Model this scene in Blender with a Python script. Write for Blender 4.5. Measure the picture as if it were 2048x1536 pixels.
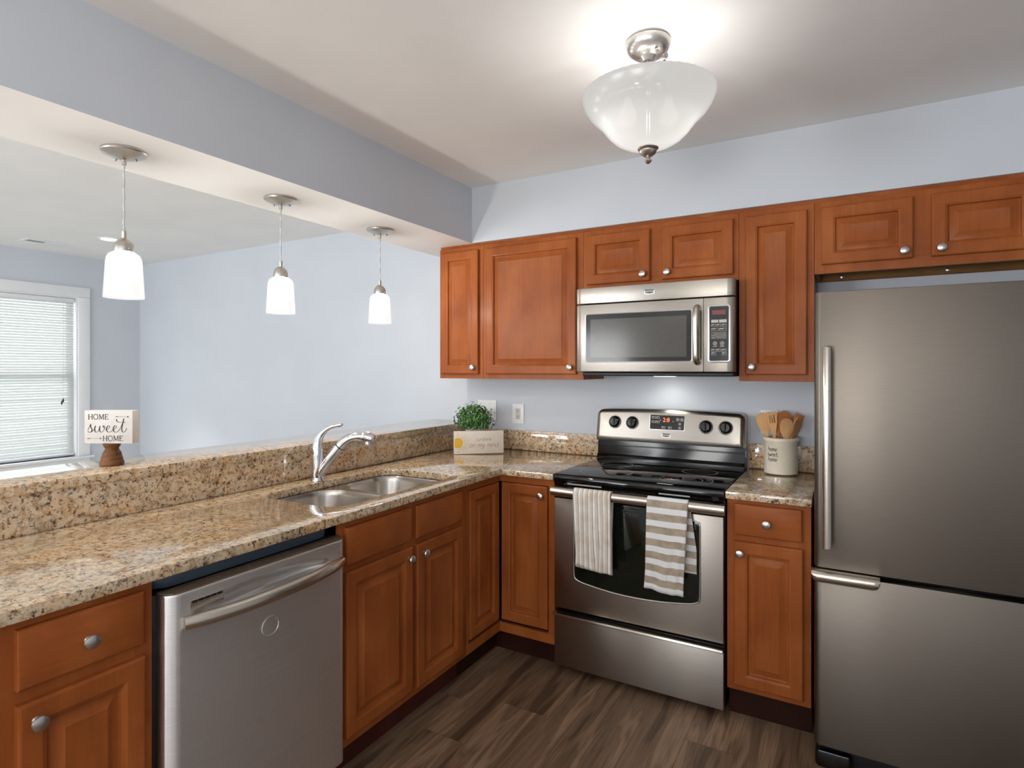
import bpy, bmesh, math, random
from mathutils import Vector, Matrix
random.seed(7)
PI = math.pi
R = math.radians
for o in list(bpy.data.objects):
    bpy.data.objects.remove(o, do_unlink=True)
SC = bpy.context.scene
COL = SC.collection

# ------------------------------------------------------------------ camera
YAW, CAMZ = 29.87, 1.40
cam_d = bpy.data.cameras.new('camera')
cam_d.sensor_width = 36.0
cam_d.lens = 1168.0 / 2048.0 * 36.0
cam_d.shift_y = -30.0 / 2048.0
cam_d.clip_start = 0.02
cam = bpy.data.objects.new('camera', cam_d)
cam.location = (0, 0, CAMZ)
cam.rotation_euler = (R(90), 0, R(YAW))
COL.objects.link(cam)
SC.camera = cam
FW = Vector((-math.sin(R(YAW)), math.cos(R(YAW)), 0))
RT = Vector((math.cos(R(YAW)), math.sin(R(YAW)), 0))

# ------------------------------------------------------------------ world, exposure, daylight and added fill
SC.view_settings.view_transform = 'Standard'
SC.view_settings.look = 'None'
SC.view_settings.gamma = 1.0
SC.view_settings.use_curve_mapping = False
SC.view_settings.exposure = 1.1
world = bpy.data.worlds.new('sky')
SC.world = world
world.use_nodes = True
wn = world.node_tree.nodes
wn['Background'].inputs[0].default_value = (0.80, 0.90, 1.0, 1)
wn['Background'].inputs[1].default_value = 1.2

def area(name, loc, rot, sx, sy, power, color):
    d = bpy.data.lights.new(name, 'AREA')
    d.shape = 'RECTANGLE'; d.size = sx; d.size_y = sy
    d.energy = power; d.color = color
    o = bpy.data.objects.new(name, d)
    o.location = loc; o.rotation_euler = rot
    COL.objects.link(o)
    return o

# daylight outside the blinds of the living-room window; rear and right lights are added fill
area('daylight_side_window', (-6.35, 2.0, 1.40), (0, R(-90), 0), 1.7, 1.5, 9, (0.93, 0.97, 1.0))
area('fill_rear_window', (-4.0, -3.42, 1.45), (R(142), 0, 0), 2.3, 1.7, 80, (0.94, 0.97, 1.0))  # fill behind an added window, tilted up towards the living-room ceiling
area('fill_rear_door', (-0.55, -3.42, 1.20), (R(166), 0, 0), 1.5, 2.0, 75, (1.0, 0.97, 0.93))  # fill at the added door, aimed nearly straight up at the ceiling
area('fill_right_window', (0.99, -1.2, 1.5), (0, R(165), 0), 1.2, 1.4, 10, (1.0, 0.975, 0.94))  # uplight at the added right-hand window, lifts the kitchen ceiling
def point(name, loc, power, color, radius=0.03):
    d = bpy.data.lights.new(name, 'POINT')
    d.energy = power; d.color = color; d.shadow_soft_size = radius
    o = bpy.data.objects.new(name, d); o.location = loc
    COL.objects.link(o)
    return o
P_PEND, P_BOWL, P_CAN, P_HOOD = 36.0, 1.0, 8.0, 0.045
C_PEND, C_BOWL = (1.0, 0.985, 0.965), (1.0, 0.965, 0.925)

# ------------------------------------------------------------------ materials
MATS = {}
def new_mat(name):
    m = bpy.data.materials.new(name); m.use_nodes = True
    MATS[name] = m
    nt = m.node_tree
    return m, nt, nt.nodes['Principled BSDF']
def lin(c):
    def f(v):
        v /= 255.0
        return v / 12.92 if v <= 0.04045 else ((v + 0.055) / 1.055) ** 2.4
    return (f(c[0]), f(c[1]), f(c[2]), 1)
def N(nt, t, **kw):
    n = nt.nodes.new(t)
    for k, v in kw.items():
        if hasattr(n, k): setattr(n, k, v)
        else: n.inputs[k].default_value = v
    return n
def coord(nt, scale=(1, 1, 1), kind='Object'):
    tc = N(nt, 'ShaderNodeTexCoord'); mp = N(nt, 'ShaderNodeMapping')
    mp.inputs['Scale'].default_value = scale
    nt.links.new(tc.outputs[kind], mp.inputs['Vector'])
    return mp.outputs['Vector']
def noise(nt, vec, scale, detail=3, rough=0.55, dist=0.0):
    n = N(nt, 'ShaderNodeTexNoise')
    n.inputs['Scale'].default_value = scale; n.inputs['Detail'].default_value = detail
    n.inputs['Roughness'].default_value = rough; n.inputs['Distortion'].default_value = dist
    nt.links.new(vec, n.inputs['Vector'])
    return n.outputs['Fac']
def ramp(nt, fac, stops):
    r = N(nt, 'ShaderNodeValToRGB')
    e = r.color_ramp.elements
    while len(e) > len(stops): e.remove(e[-1])
    while len(e) < len(stops): e.new(0.5)
    for x, (p, c) in zip(e, stops):
        x.position = p; x.color = c if len(c) == 4 else (*c, 1)
    nt.links.new(fac, r.inputs['Fac'])
    return r.outputs['Color']
def mixc(nt, fac, a, b, mode='MIX'):
    m = N(nt, 'ShaderNodeMix', data_type='RGBA', blend_type=mode)
    for s, v in ((0, fac), (6, a), (7, b)):
        if isinstance(v, (int, float)): m.inputs[s].default_value = v
        elif isinstance(v, tuple): m.inputs[s].default_value = v
        else: nt.links.new(v, m.inputs[s])
    return m.outputs[2]
def math_n(nt, op, a, b=0.0, c=None):
    m = N(nt, 'ShaderNodeMath', operation=op)
    for i, v in enumerate((a, b, c)):
        if v is None: continue
        if isinstance(v, (int, float)): m.inputs[i].default_value = v
        else: nt.links.new(v, m.inputs[i])
    return m.outputs[0]
def bump(nt, b, height, strength, dist=0.002):
    n = N(nt, 'ShaderNodeBump')
    n.inputs['Strength'].default_value = strength; n.inputs['Distance'].default_value = dist
    nt.links.new(height, n.inputs['Height']); nt.links.new(n.outputs['Normal'], b.inputs['Normal'])

def paint(name, rgb, rough=0.55, spec=0.3, bumps=0.06):
    m, nt, b = new_mat(name)
    v = coord(nt)
    f = noise(nt, v, 3.0, 3)
    c = lin(rgb); d = tuple(x * 0.965 for x in c[:3]) + (1,)
    nt.links.new(ramp(nt, f, [(0.35, d), (0.65, c)]), b.inputs['Base Color'])
    b.inputs['Roughness'].default_value = rough
    b.inputs['Specular IOR Level'].default_value = spec
    if bumps: bump(nt, b, noise(nt, v, 260, 2), bumps, 0.001)
    return m
def plain(name, rgb, rough=0.4, metal=0.0, spec=0.5, coat=0.0, var=0.04, vs=30):
    m, nt, b = new_mat(name)
    c = lin(rgb); d = tuple(x * (1 - var * 2) for x in c[:3]) + (1,)
    nt.links.new(ramp(nt, noise(nt, coord(nt), vs, 2), [(0.3, d), (0.7, c)]), b.inputs['Base Color'])
    b.inputs['Roughness'].default_value = rough; b.inputs['Metallic'].default_value = metal
    b.inputs['Specular IOR Level'].default_value = spec; b.inputs['Coat Weight'].default_value = coat
    return m

M_WALL = paint('wall_paint_blue', (204, 209, 216))
M_WHITE_CEIL = paint('ceiling_paint', (242, 241, 239), 0.7, 0.2, 0.10)
M_TRIM = paint('trim_paint', (236, 237, 238), 0.35, 0.5, 0.0)
M_PLATE = plain('switch_plastic', (240, 240, 240), 0.35)

def wood(name, c0, c1, c2, grain=(26, 26, 1.6), rough=0.36, coat=0.04):
    m, nt, b = new_mat(name)
    v = coord(nt, grain)
    fine = noise(nt, v, 3.2, 6, 0.6, 0.6)
    blot = noise(nt, coord(nt, (3, 3, 1.6)), 2.2, 3, 0.5)
    col = ramp(nt, blot, [(0.28, lin(c0)), (0.52, lin(c1)), (0.76, lin(c2))])
    g = ramp(nt, fine, [(0.25, (0.74, 0.70, 0.66, 1)), (0.6, (1, 1, 1, 1))])
    col = mixc(nt, 0.55, col, g, 'MULTIPLY')
    nt.links.new(col, b.inputs['Base Color'])
    b.inputs['Roughness'].default_value = rough
    b.inputs['Specular IOR Level'].default_value = 0.12
    b.inputs['Coat Weight'].default_value = coat; b.inputs['Coat Roughness'].default_value = 0.22
    bump(nt, b, fine, 0.05, 0.001)
    return m
M_WOOD = wood('stained_maple', (138, 72, 34), (157, 86, 42), (174, 101, 52))
M_WOOD_H = wood('stained_maple_horizontal', (138, 72, 34), (157, 86, 42), (174, 101, 52), (2.0, 2.0, 26))
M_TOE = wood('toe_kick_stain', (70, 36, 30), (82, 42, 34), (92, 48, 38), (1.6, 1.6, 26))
M_TOE_SHADE = wood('toe_kick_shaded', (44, 24, 19), (52, 28, 22), (58, 32, 26), (1.6, 1.6, 26))  # darker copy of the toe-kick stain, recess shade put into the colour
M_RAIL = wood('raw_rail_wood', (120, 88, 52), (136, 100, 60), (148, 112, 70), (1.5, 26, 26), 0.6, 0)
M_SPOON = wood('utensil_beech', (205, 150, 96), (218, 166, 112), (228, 180, 128), (40, 40, 4), 0.5, 0.05)
M_SPOON_D = wood('utensil_cherry', (178, 108, 58), (192, 120, 66), (204, 134, 78), (40, 40, 4), 0.45, 0.1)
M_SPIN = wood('turned_walnut', (82, 52, 32), (112, 74, 46), (138, 96, 60), (26, 26, 30), 0.5, 0.1)

def granite():
    m, nt, b = new_mat('granite')
    v = coord(nt)
    big = noise(nt, v, 9, 4, 0.6, 0.5)
    mid = noise(nt, v, 42, 5, 0.65, 0.5)
    fin = noise(nt, v, 120, 4, 0.7, 0.3)
    base = ramp(nt, mid, [(0.30, lin((152, 122, 92))), (0.43, lin((206, 176, 140))), (0.56, lin((230, 210, 180))), (0.72, lin((212, 202, 188)))])
    tint = ramp(nt, big, [(0.32, lin((200, 196, 190))), (0.5, lin((244, 240, 234))), (0.68, lin((244, 218, 182)))])
    base = mixc(nt, 0.8, base, tint, 'MULTIPLY')
    br = ramp(nt, noise(nt, v, 74, 5, 0.7, 0.3), [(0.38, (1, 1, 1, 1)), (0.45, (0, 0, 0, 1))])
    base = mixc(nt, br, base, lin((92, 60, 40)))
    dk_a = ramp(nt, noise(nt, v, 62, 5, 0.72, 0.35), [(0.385, (1, 1, 1, 1)), (0.43, (0, 0, 0, 1))])
    dk_b = ramp(nt, noise(nt, v, 13, 3, 0.5), [(0.40, (0.45, 0.45, 0.45, 1)), (0.58, (1, 1, 1, 1))])
    base = mixc(nt, mixc(nt, 1.0, dk_a, dk_b, 'MULTIPLY'), base, lin((46, 42, 38)))
    sp = ramp(nt, fin, [(0.34, (1, 1, 1, 1)), (0.40, (0, 0, 0, 1))])
    base = mixc(nt, mixc(nt, 1.0, sp, (0.6, 0.6, 0.6, 1), 'MULTIPLY'), base, lin((84, 70, 58)))
    lt = ramp(nt, noise(nt, v, 55, 3, 0.6, 0.4), [(0.62, (0, 0, 0, 1)), (0.70, (0.7, 0.7, 0.7, 1))])
    base = mixc(nt, lt, base, lin((222, 206, 178)))
    nt.links.new(base, b.inputs['Base Color'])
    b.inputs['Roughness'].default_value = 0.07
    b.inputs['Specular IOR Level'].default_value = 0.8
    b.inputs['Coat Weight'].default_value = 0.55; b.inputs['Coat Roughness'].default_value = 0.04; b.inputs['Coat IOR'].default_value = 1.5
    return m
M_GRANITE = granite()

def floor_mat():
    m, nt, b = new_mat('vinyl_plank')
    tc = N(nt, 'ShaderNodeTexCoord'); sep = N(nt, 'ShaderNodeSeparateXYZ')
    nt.links.new(tc.outputs['Object'], sep.inputs[0])
    X, Y = sep.outputs[0], sep.outputs[1]
    W, L = 0.178, 1.22
    col = math_n(nt, 'FLOOR', math_n(nt, 'DIVIDE', X, W))
    wn_ = N(nt, 'ShaderNodeTexWhiteNoise', noise_dimensions='1D'); nt.links.new(col, wn_.inputs['W'])
    yo = math_n(nt, 'ADD', math_n(nt, 'DIVIDE', Y, L), math_n(nt, 'MULTIPLY', wn_.outputs['Value'], 5.0))
    row = math_n(nt, 'FLOOR', yo)
    idc = N(nt, 'ShaderNodeCombineXYZ'); nt.links.new(col, idc.inputs[0]); nt.links.new(row, idc.inputs[1])
    wid = N(nt, 'ShaderNodeTexWhiteNoise', noise_dimensions='2D'); nt.links.new(idc.outputs[0], wid.inputs['Vector'])
    pid = wid.outputs['Value']
    # grain: stretched along the plank and shifted per plank
    gv = N(nt, 'ShaderNodeCombineXYZ')
    nt.links.new(math_n(nt, 'MULTIPLY', X, 9.0), gv.inputs[0])
    nt.links.new(math_n(nt, 'ADD', math_n(nt, 'MULTIPLY', Y, 0.9), math_n(nt, 'MULTIPLY', pid, 37.0)), gv.inputs[1])
    nt.links.new(math_n(nt, 'MULTIPLY', pid, 11.0), gv.inputs[2])
    g1 = noise(nt, gv.outputs[0], 1.3, 3, 0.5, 0.4)
    rings = math_n(nt, 'SINE', math_n(nt, 'MULTIPLY', g1, 46.0))
    fv = N(nt, 'ShaderNodeCombineXYZ')
    nt.links.new(math_n(nt, 'MULTIPLY', X, 130.0), fv.inputs[0])
    nt.links.new(math_n(nt, 'MULTIPLY', Y, 3.5), fv.inputs[1])
    nt.links.new(pid, fv.inputs[2])
    g2 = noise(nt, fv.outputs[0], 1.0, 4, 0.6)
    tone = ramp(nt, g1, [(0.30, lin((78, 60, 47))), (0.45, lin((122, 98, 79))), (0.58, lin((150, 123, 100))), (0.72, lin((102, 80, 63)))])
    tone = mixc(nt, 0.5, tone, ramp(nt, math_n(nt, 'ADD', math_n(nt, 'MULTIPLY', rings, 0.5), 0.5), [(0.0, (0.52, 0.49, 0.46, 1)), (0.35, (0.95, 0.95, 0.95, 1)), (0.9, (1.1, 1.08, 1.05, 1))]), 'MULTIPLY')
    tone = mixc(nt, 0.7, tone, ramp(nt, g2, [(0.32, (0.58, 0.55, 0.52, 1)), (0.55, (1.0, 1.0, 1.0, 1)), (0.72, (1.22, 1.2, 1.16, 1))]), 'MULTIPLY')
    tone = mixc(nt, 0.6, tone, ramp(nt, pid, [(0.0, (0.88, 0.88, 0.89, 1)), (1.0, (1.08, 1.06, 1.03, 1))]), 'MULTIPLY')
    fx = math_n(nt, 'FRACT', math_n(nt, 'DIVIDE', X, W)); fy = math_n(nt, 'FRACT', yo)
    seam = math_n(nt, 'MAXIMUM', math_n(nt, 'LESS_THAN', fx, 0.010), math_n(nt, 'LESS_THAN', fy, 0.0015))
    tone = mixc(nt, math_n(nt, 'MULTIPLY', seam, 0.55), tone, lin((36, 28, 24)))
    nt.links.new(tone, b.inputs['Base Color'])
    b.inputs['Roughness'].default_value = 0.42
    b.inputs['Specular IOR Level'].default_value = 0.4
    bump(nt, b, g2, 0.08, 0.001)
    return m
M_FLOOR = floor_mat()

def steel(name, rgb, rough, brush=(2, 2, 160), bs=0.10, aniso=0.0):
    m, nt, b = new_mat(name)
    f = noise(nt, coord(nt, brush), 4, 3, 0.6)
    c = lin(rgb); d = tuple(x * 0.86 for x in c[:3]) + (1,)
    nt.links.new(ramp(nt, f, [(0.3, d), (0.7, c)]), b.inputs['Base Color'])
    b.inputs['Metallic'].default_value = 1.0
    b.inputs['Roughness'].default_value = rough
    if aniso:
        b.inputs['Anisotropic'].default_value = aniso
        t = N(nt, 'ShaderNodeTangent', direction_type='RADIAL', axis='Z')
        nt.links.new(t.outputs[0], b.inputs['Tangent'])
        b.inputs['Anisotropic Rotation'].default_value = 0.25
    if bs: bump(nt, b, f, bs, 0.0006)
    return m
M_STEEL = steel('brushed_steel', (180, 173, 164), 0.36, (3, 3, 300), 0.0, 0.75)
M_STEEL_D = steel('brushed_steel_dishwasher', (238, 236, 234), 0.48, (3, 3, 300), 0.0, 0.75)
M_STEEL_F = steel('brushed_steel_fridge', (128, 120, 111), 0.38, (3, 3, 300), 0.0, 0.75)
M_STEEL_S = steel('sink_steel', (200, 194, 186), 0.24, (60, 60, 2), 0.05)
M_HANDLE = steel('satin_handle', (214, 206, 194), 0.24, (90, 90, 3), 0.03)
M_NICKEL = steel('satin_nickel', (206, 202, 196), 0.30, (60, 60, 6), 0.03)
M_CHROME = plain('chrome', (232, 234, 238), 0.05, 1.0, var=0.01)
M_SILVER = plain('silver_trim', (208, 206, 202), 0.28, 1.0, var=0.02)
M_BLACK = plain('black_enamel', (12, 12, 13), 0.16, 0, 0.5)
M_BLACK_M = plain('black_plastic', (20, 20, 21), 0.42, 0, 0.4)
M_GLASSTOP = plain('cooktop_glass', (8, 8, 9), 0.05, 0, 0.5)
M_OVENGLASS = plain('oven_glass', (16, 24, 17), 0.06, 0, 0.6)
M_MWGLASS = plain('microwave_glass', (50, 46, 42), 0.10, 0, 0.35)
M_MWSCREEN = plain('microwave_screen', (88, 85, 80), 0.14, 0.1, 0.35)
M_DWTOP = plain('dishwasher_control_top', (112, 94, 78), 0.35, 0.3)
M_SLATE = plain('dishwasher_console', (66, 80, 92), 0.3)
M_FRBODY = plain('fridge_side', (92, 92, 93), 0.45)
M_GREY = plain('burner_mark', (158, 158, 158), 0.3)
M_INK = plain('ink_dark', (34, 31, 29), 0.7)
M_INK_TAN = plain('ink_tan', (164, 138, 112), 0.7)
M_SUN = plain('sun_yellow', (240, 190, 60), 0.6)
M_SUNRAY = plain('sun_ray', (222, 186, 104), 0.7)
M_BLOCK = plain('sign_white', (212, 207, 201), 0.6)
M_SIGN = plain('sign_cream', (232, 222, 208), 0.55)
M_POT = plain('pot_white', (226, 226, 222), 0.4)
M_CROCK = plain('crock_cream', (238, 228, 208), 0.22, 0, 0.5, 0.5)
M_TWINE = plain('twine', (196, 178, 148), 0.8)
M_KEY = plain('key_print', (206, 198, 186), 0.5)
M_STEM = plain('stem_green', (70, 90, 40), 0.6)
M_SLOT = plain('slot_dark', (40, 38, 36), 0.5)
M_OUT = plain('outlet_grey', (212, 208, 202), 0.4)

def leaf_mat():
    m, nt, b = new_mat('boxwood_leaf')
    f = noise(nt, coord(nt), 34, 2)
    nt.links.new(ramp(nt, f, [(0.3, lin((30, 70, 34))), (0.5, lin((66, 116, 50))), (0.72, lin((120, 160, 72)))]), b.inputs['Base Color'])
    b.inputs['Roughness'].default_value = 0.45
    return m
M_LEAF = leaf_mat()

def emit(name, rgb, strength, rough=0.4):
    m, nt, b = new_mat(name)
    b.inputs['Base Color'].default_value = lin(rgb)
    b.inputs['Roughness'].default_value = rough
    b.inputs['Emission Color'].default_value = lin(rgb)
    b.inputs['Emission Strength'].default_value = strength
    return m
M_CAN = emit('recessed_lens', (255, 252, 246), 6.0)
M_LED_R = emit('display_red', (120, 40, 36), 0.04)
M_LED_O = emit('display_orange', (236, 110, 56), 0.9)
M_LENS = emit('hood_lens', (255, 250, 240), 5.0)

def frosted(name, glow, through, tint, scatter):
    """frosted glass: part lets light straight through, part scatters it, part glows"""
    m, nt, b = new_mat(name)
    out = nt.nodes['Material Output']
    tl = N(nt, 'ShaderNodeBsdfTranslucent'); tl.inputs['Color'].default_value = tuple(x * scatter for x in tint[:3]) + (1,)
    gl = N(nt, 'ShaderNodeBsdfGlossy'); gl.inputs['Roughness'].default_value = 0.25
    tr = N(nt, 'ShaderNodeBsdfTransparent'); tr.inputs['Color'].default_value = tint
    em = N(nt, 'ShaderNodeEmission'); em.inputs['Color'].default_value = tint; em.inputs['Strength'].default_value = glow
    a = N(nt, 'ShaderNodeMixShader'); a.inputs[0].default_value = through
    nt.links.new(tl.outputs[0], a.inputs[1]); nt.links.new(tr.outputs[0], a.inputs[2])
    g = N(nt, 'ShaderNodeMixShader'); g.inputs[0].default_value = 0.04
    nt.links.new(a.outputs[0], g.inputs[1]); nt.links.new(gl.outputs[0], g.inputs[2])
    s = N(nt, 'ShaderNodeAddShader')
    nt.links.new(g.outputs[0], s.inputs[0]); nt.links.new(em.outputs[0], s.inputs[1])
    nt.links.new(s.outputs[0], out.inputs['Surface'])
    nt.nodes.remove(b)
    return m
M_SHADE = frosted('pendant_glass', 0.31, 0.30, (1.0, 0.99, 0.97, 1), 0.0011)
M_BOWL = frosted('bowl_glass', 0.14, 0.20, (0.98, 0.97, 0.95, 1), 0.17)

def blind_mat():
    m, nt, b = new_mat('blind_vinyl')
    out = nt.nodes['Material Output']
    df = N(nt, 'ShaderNodeBsdfDiffuse'); df.inputs['Color'].default_value = lin((226, 228, 224))
    tl = N(nt, 'ShaderNodeBsdfTranslucent'); tl.inputs['Color'].default_value = lin((220, 220, 217))
    a = N(nt, 'ShaderNodeMixShader'); a.inputs[0].default_value = 0.4
    nt.links.new(df.outputs[0], a.inputs[1]); nt.links.new(tl.outputs[0], a.inputs[2])
    nt.links.new(a.outputs[0], out.inputs['Surface']); nt.nodes.remove(b)
    return m
M_BLIND = blind_mat()
def pane_mat():
    m, nt, b = new_mat('window_pane')
    out = nt.nodes['Material Output']
    tr = N(nt, 'ShaderNodeBsdfTransparent'); gl = N(nt, 'ShaderNodeBsdfGlossy'); gl.inputs['Roughness'].default_value = 0.02
    a = N(nt, 'ShaderNodeMixShader'); a.inputs[0].default_value = 0.06
    nt.links.new(tr.outputs[0], a.inputs[1]); nt.links.new(gl.outputs[0], a.inputs[2])
    nt.links.new(a.outputs[0], out.inputs['Surface']); nt.nodes.remove(b)
    return m
M_PANE = pane_mat()
def cord_mat():
    m, nt, b = new_mat('clear_cord')
    b.inputs['Base Color'].default_value = lin((196, 196, 196)); b.inputs['Roughness'].default_value = 0.15
    b.inputs['Metallic'].default_value = 0.5
    bump(nt, b, noise(nt, coord(nt, (1, 1, 1)), 300, 2), 0.5, 0.002)
    return m
M_CORD = cord_mat()

def towel_mat(name, vertical):
    m, nt, b = new_mat(name)
    tc = N(nt, 'ShaderNodeTexCoord'); sep = N(nt, 'ShaderNodeSeparateXYZ')
    nt.links.new(tc.outputs['UV'], sep.inputs[0])
    wv = noise(nt, coord(nt, (700, 700, 700)), 1.0, 1)
    if vertical:
        # cream cloth, beige bands and thin grey lines, spacing 22 mm
        fx = math_n(nt, 'FRACT', math_n(nt, 'DIVIDE', sep.outputs[0], 0.0225))
        band = ramp(nt, fx, [(0.0, lin((226, 219, 210))), (0.05, lin((226, 219, 210))), (0.06, lin((120, 116, 116))), (0.15, lin((120, 116, 116))), (0.17, lin((240, 237, 232))), (0.55, lin((240, 237, 232))), (0.58, lin((214, 200, 184))), (1.0, lin((222, 212, 200)))])
        bl = ramp(nt, noise(nt, coord(nt), 16, 2), [(0.4, (1, 1, 1, 1)), (0.62, lin((236, 226, 214)))])
        colr = mixc(nt, 0.8, band, bl, 'MULTIPLY')
    else:
        fz = math_n(nt, 'FRACT', math_n(nt, 'DIVIDE', sep.outputs[1], 0.053))
        waf = math_n(nt, 'GREATER_THAN', math_n(nt, 'SINE', math_n(nt, 'MULTIPLY', sep.outputs[0], 1500)), 0.2)
        white = mixc(nt, math_n(nt, 'MULTIPLY', waf, 0.5), lin((238, 238, 238)), lin((206, 208, 212)))
        tan = ramp(nt, noise(nt, coord(nt), 26, 3), [(0.35, lin((160, 146, 130))), (0.6, lin((182, 166, 146)))])
        colr = mixc(nt, math_n(nt, 'GREATER_THAN', fz, 0.45), white, tan)
    nt.links.new(colr, b.inputs['Base Color'])
    b.inputs['Roughness'].default_value = 0.9
    b.inputs['Specular IOR Level'].default_value = 0.1
    b.inputs['Sheen Weight'].default_value = 0.2
    bump(nt, b, wv, 0.3, 0.001)
    return m
M_TOWEL_V = towel_mat('towel_thin_stripe', True)
M_TOWEL_H = towel_mat('towel_broad_stripe', False)

# ------------------------------------------------------------------ geometry helpers
ORG = {}
class G:
    """collects shapes in world coordinates and links them as ONE mesh object"""
    def __init__(s): s.bm = bmesh.new()
    def box(s, x0, x1, y0, y1, z0, z1, bev=0.0, seg=2):
        x0, x1 = min(x0, x1), max(x0, x1); y0, y1 = min(y0, y1), max(y0, y1); z0, z1 = min(z0, z1), max(z0, z1)
        t = bmesh.new()
        v = [t.verts.new((x, y, z)) for x in (x0, x1) for y in (y0, y1) for z in (z0, z1)]
        for f in ((0, 1, 3, 2), (4, 6, 7, 5), (0, 4, 5, 1), (2, 3, 7, 6), (0, 2, 6, 4), (1, 5, 7, 3)):
            t.faces.new([v[i] for i in f])
        if bev > 0:
            bmesh.ops.bevel(t, geom=list(t.edges), offset=bev, segments=seg, affect='EDGES', profile=0.5, clamp_overlap=True)
        s.take(t); return s
    def take(s, t, mat=None):
        bmesh.ops.recalc_face_normals(t, faces=list(t.faces))
        if mat is not None: bmesh.ops.transform(t, matrix=mat, verts=list(t.verts))
        me = bpy.data.meshes.new('tmp'); t.to_mesh(me); t.free()
        s.bm.from_mesh(me); bpy.data.meshes.remove(me)
    def loops(s, rings, cap0=True, cap1=True, closed=True):
        t = bmesh.new()
        vs = [[t.verts.new(p) for p in r] for r in rings]
        n = len(vs[0])
        for a, b in zip(vs[:-1], vs[1:]):
            for i in range(n if closed else n - 1):
                j = (i + 1) % n
                t.faces.new((a[i], a[j], b[j], b[i]))
        if cap0: t.faces.new(vs[0][::-1])
        if cap1: t.faces.new(vs[-1])
        s.take(t); return s
    def lathe(s, prof, at=(0, 0, 0), axis=(0, 0, 1), n=32, cap0=True, cap1=True):
        """prof: list of (radius, height) along axis from at"""
        ax = Vector(axis).normalized()
        up = Vector((0, 0, 1)) if abs(ax.z) < 0.9 else Vector((1, 0, 0))
        u = ax.cross(up).normalized(); w = ax.cross(u)
        at = Vector(at)
        rings = [[at + ax * h + (u * math.cos(2 * PI * i / n) + w * math.sin(2 * PI * i / n)) * max(r, 1e-5) for i in range(n)] for r, h in prof]
        return s.loops(rings, cap0, cap1)
    def tube(s, pts, rad, n=12, flat=1.0, up=None, smooth=6):
        pts = [Vector(p) for p in pts]
        rads = rad if isinstance(rad, (list, tuple)) else [rad] * len(pts)
        if smooth > 1 and len(pts) > 2: pts, rads = spline(pts, rads, smooth)
        rings = []; ref = None
        for i, p in enumerate(pts):
            d = (pts[min(i + 1, len(pts) - 1)] - pts[max(i - 1, 0)]).normalized()
            if ref is None:
                ref = Vector(up) if up else (Vector((0, 0, 1)) if abs(d.z) < 0.9 else Vector((1, 0, 0)))
            a = (ref - d * ref.dot(d)).normalized(); ref = a
            b = d.cross(a)
            rings.append([p + a * math.cos(2 * PI * k / n) * rads[i] + b * math.sin(2 * PI * k / n) * rads[i] * flat for k in range(n)])
        return s.loops(rings)
    def prism(s, outline, f0, f1, holes=(), bev=0.0, seg=2):
        """outline: 2D points; f0/f1: functions mapping (a, b) to the two end planes"""
        t = bmesh.new()
        sides = []
        for f in (f0, f1):
            edges = []
            for loop in [outline] + list(holes):
                vs = [t.verts.new(f(*p)) for p in loop]
                edges += [t.edges.new((vs[i], vs[(i + 1) % len(vs)])) for i in range(len(vs))]
                sides.append(vs)
            if holes:
                bmesh.ops.triangle_fill(t, use_beauty=True, edges=edges)
            else:
                t.faces.new(sides[-1])
        k = 1 + len(holes); cap_edges = []
        for a, b in zip(sides[:k], sides[k:]):
            for i in range(len(a)):
                j = (i + 1) % len(a)
                t.faces.new((a[i], a[j], b[j], b[i]))
                cap_edges.append((b[i], b[j])); cap_edges.append((a[i], a[j]))
        bmesh.ops.recalc_face_normals(t, faces=list(t.faces))
        if bev > 0:
            es = [t.edges.get(e) for e in cap_edges]
            bmesh.ops.bevel(t, geom=[e for e in es if e], offset=bev, segments=seg, affect='EDGES', profile=0.5, clamp_overlap=True)
        s.take(t); return s
    def strip(s, pts2, width, M, d=0.0006, closed=False, smooth=5, nib=0.0):
        """a pen stroke on a surface; M(a, b, d) places it; nib > 0 thickens down-strokes"""
        p = [Vector((q[0], q[1], 0)) for q in pts2]
        if closed: p.append(p[0].copy())
        if smooth > 1 and len(p) > 2: p, _ = spline(p, [1] * len(p), smooth)
        L = []; Rr = []
        for i, q in enumerate(p):
            if closed and i in (0, len(p) - 1): t = (p[1] - p[-2])
            else: t = p[min(i + 1, len(p) - 1)] - p[max(i - 1, 0)]
            if t.length < 1e-9: t = Vector((1, 0, 0))
            t.normalize()
            w = width * (1 - nib + 2.2 * nib * max(0, abs(t.y)) * (1.0 if t.y < 0 else 0.25)) if nib else width
            nrm = Vector((-t.y, t.x, 0)) * w * 0.5
            L.append(q + nrm); Rr.append(q - nrm)
        t = bmesh.new()
        a = [t.verts.new(M(v.x, v.y, d)) for v in L]; b = [t.verts.new(M(v.x, v.y, d)) for v in Rr]
        for i in range(len(a) - 1): t.faces.new((a[i], b[i], b[i + 1], a[i + 1]))
        me = bpy.data.meshes.new('tmp'); t.to_mesh(me); t.free(); s.bm.from_mesh(me); bpy.data.meshes.remove(me)
        return s
    def text(s, txt, size, M, at=(0, 0), d=0.0006, align='CENTER'):
        cu = bpy.data.curves.new('t', 'FONT'); cu.body = txt; cu.size = size; cu.align_x = align; cu.resolution_u = 3
        ob = bpy.data.objects.new('t', cu); COL.objects.link(ob)
        dg = bpy.context.evaluated_depsgraph_get()
        me = bpy.data.meshes.new_from_object(ob.evaluated_get(dg))
        bpy.data.objects.remove(ob); bpy.data.curves.remove(cu)
        for v in me.vertices: v.co = M(v.co.x + at[0], v.co.y + at[1], d)
        s.bm.from_mesh(me); bpy.data.meshes.remove(me)
        return s
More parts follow.
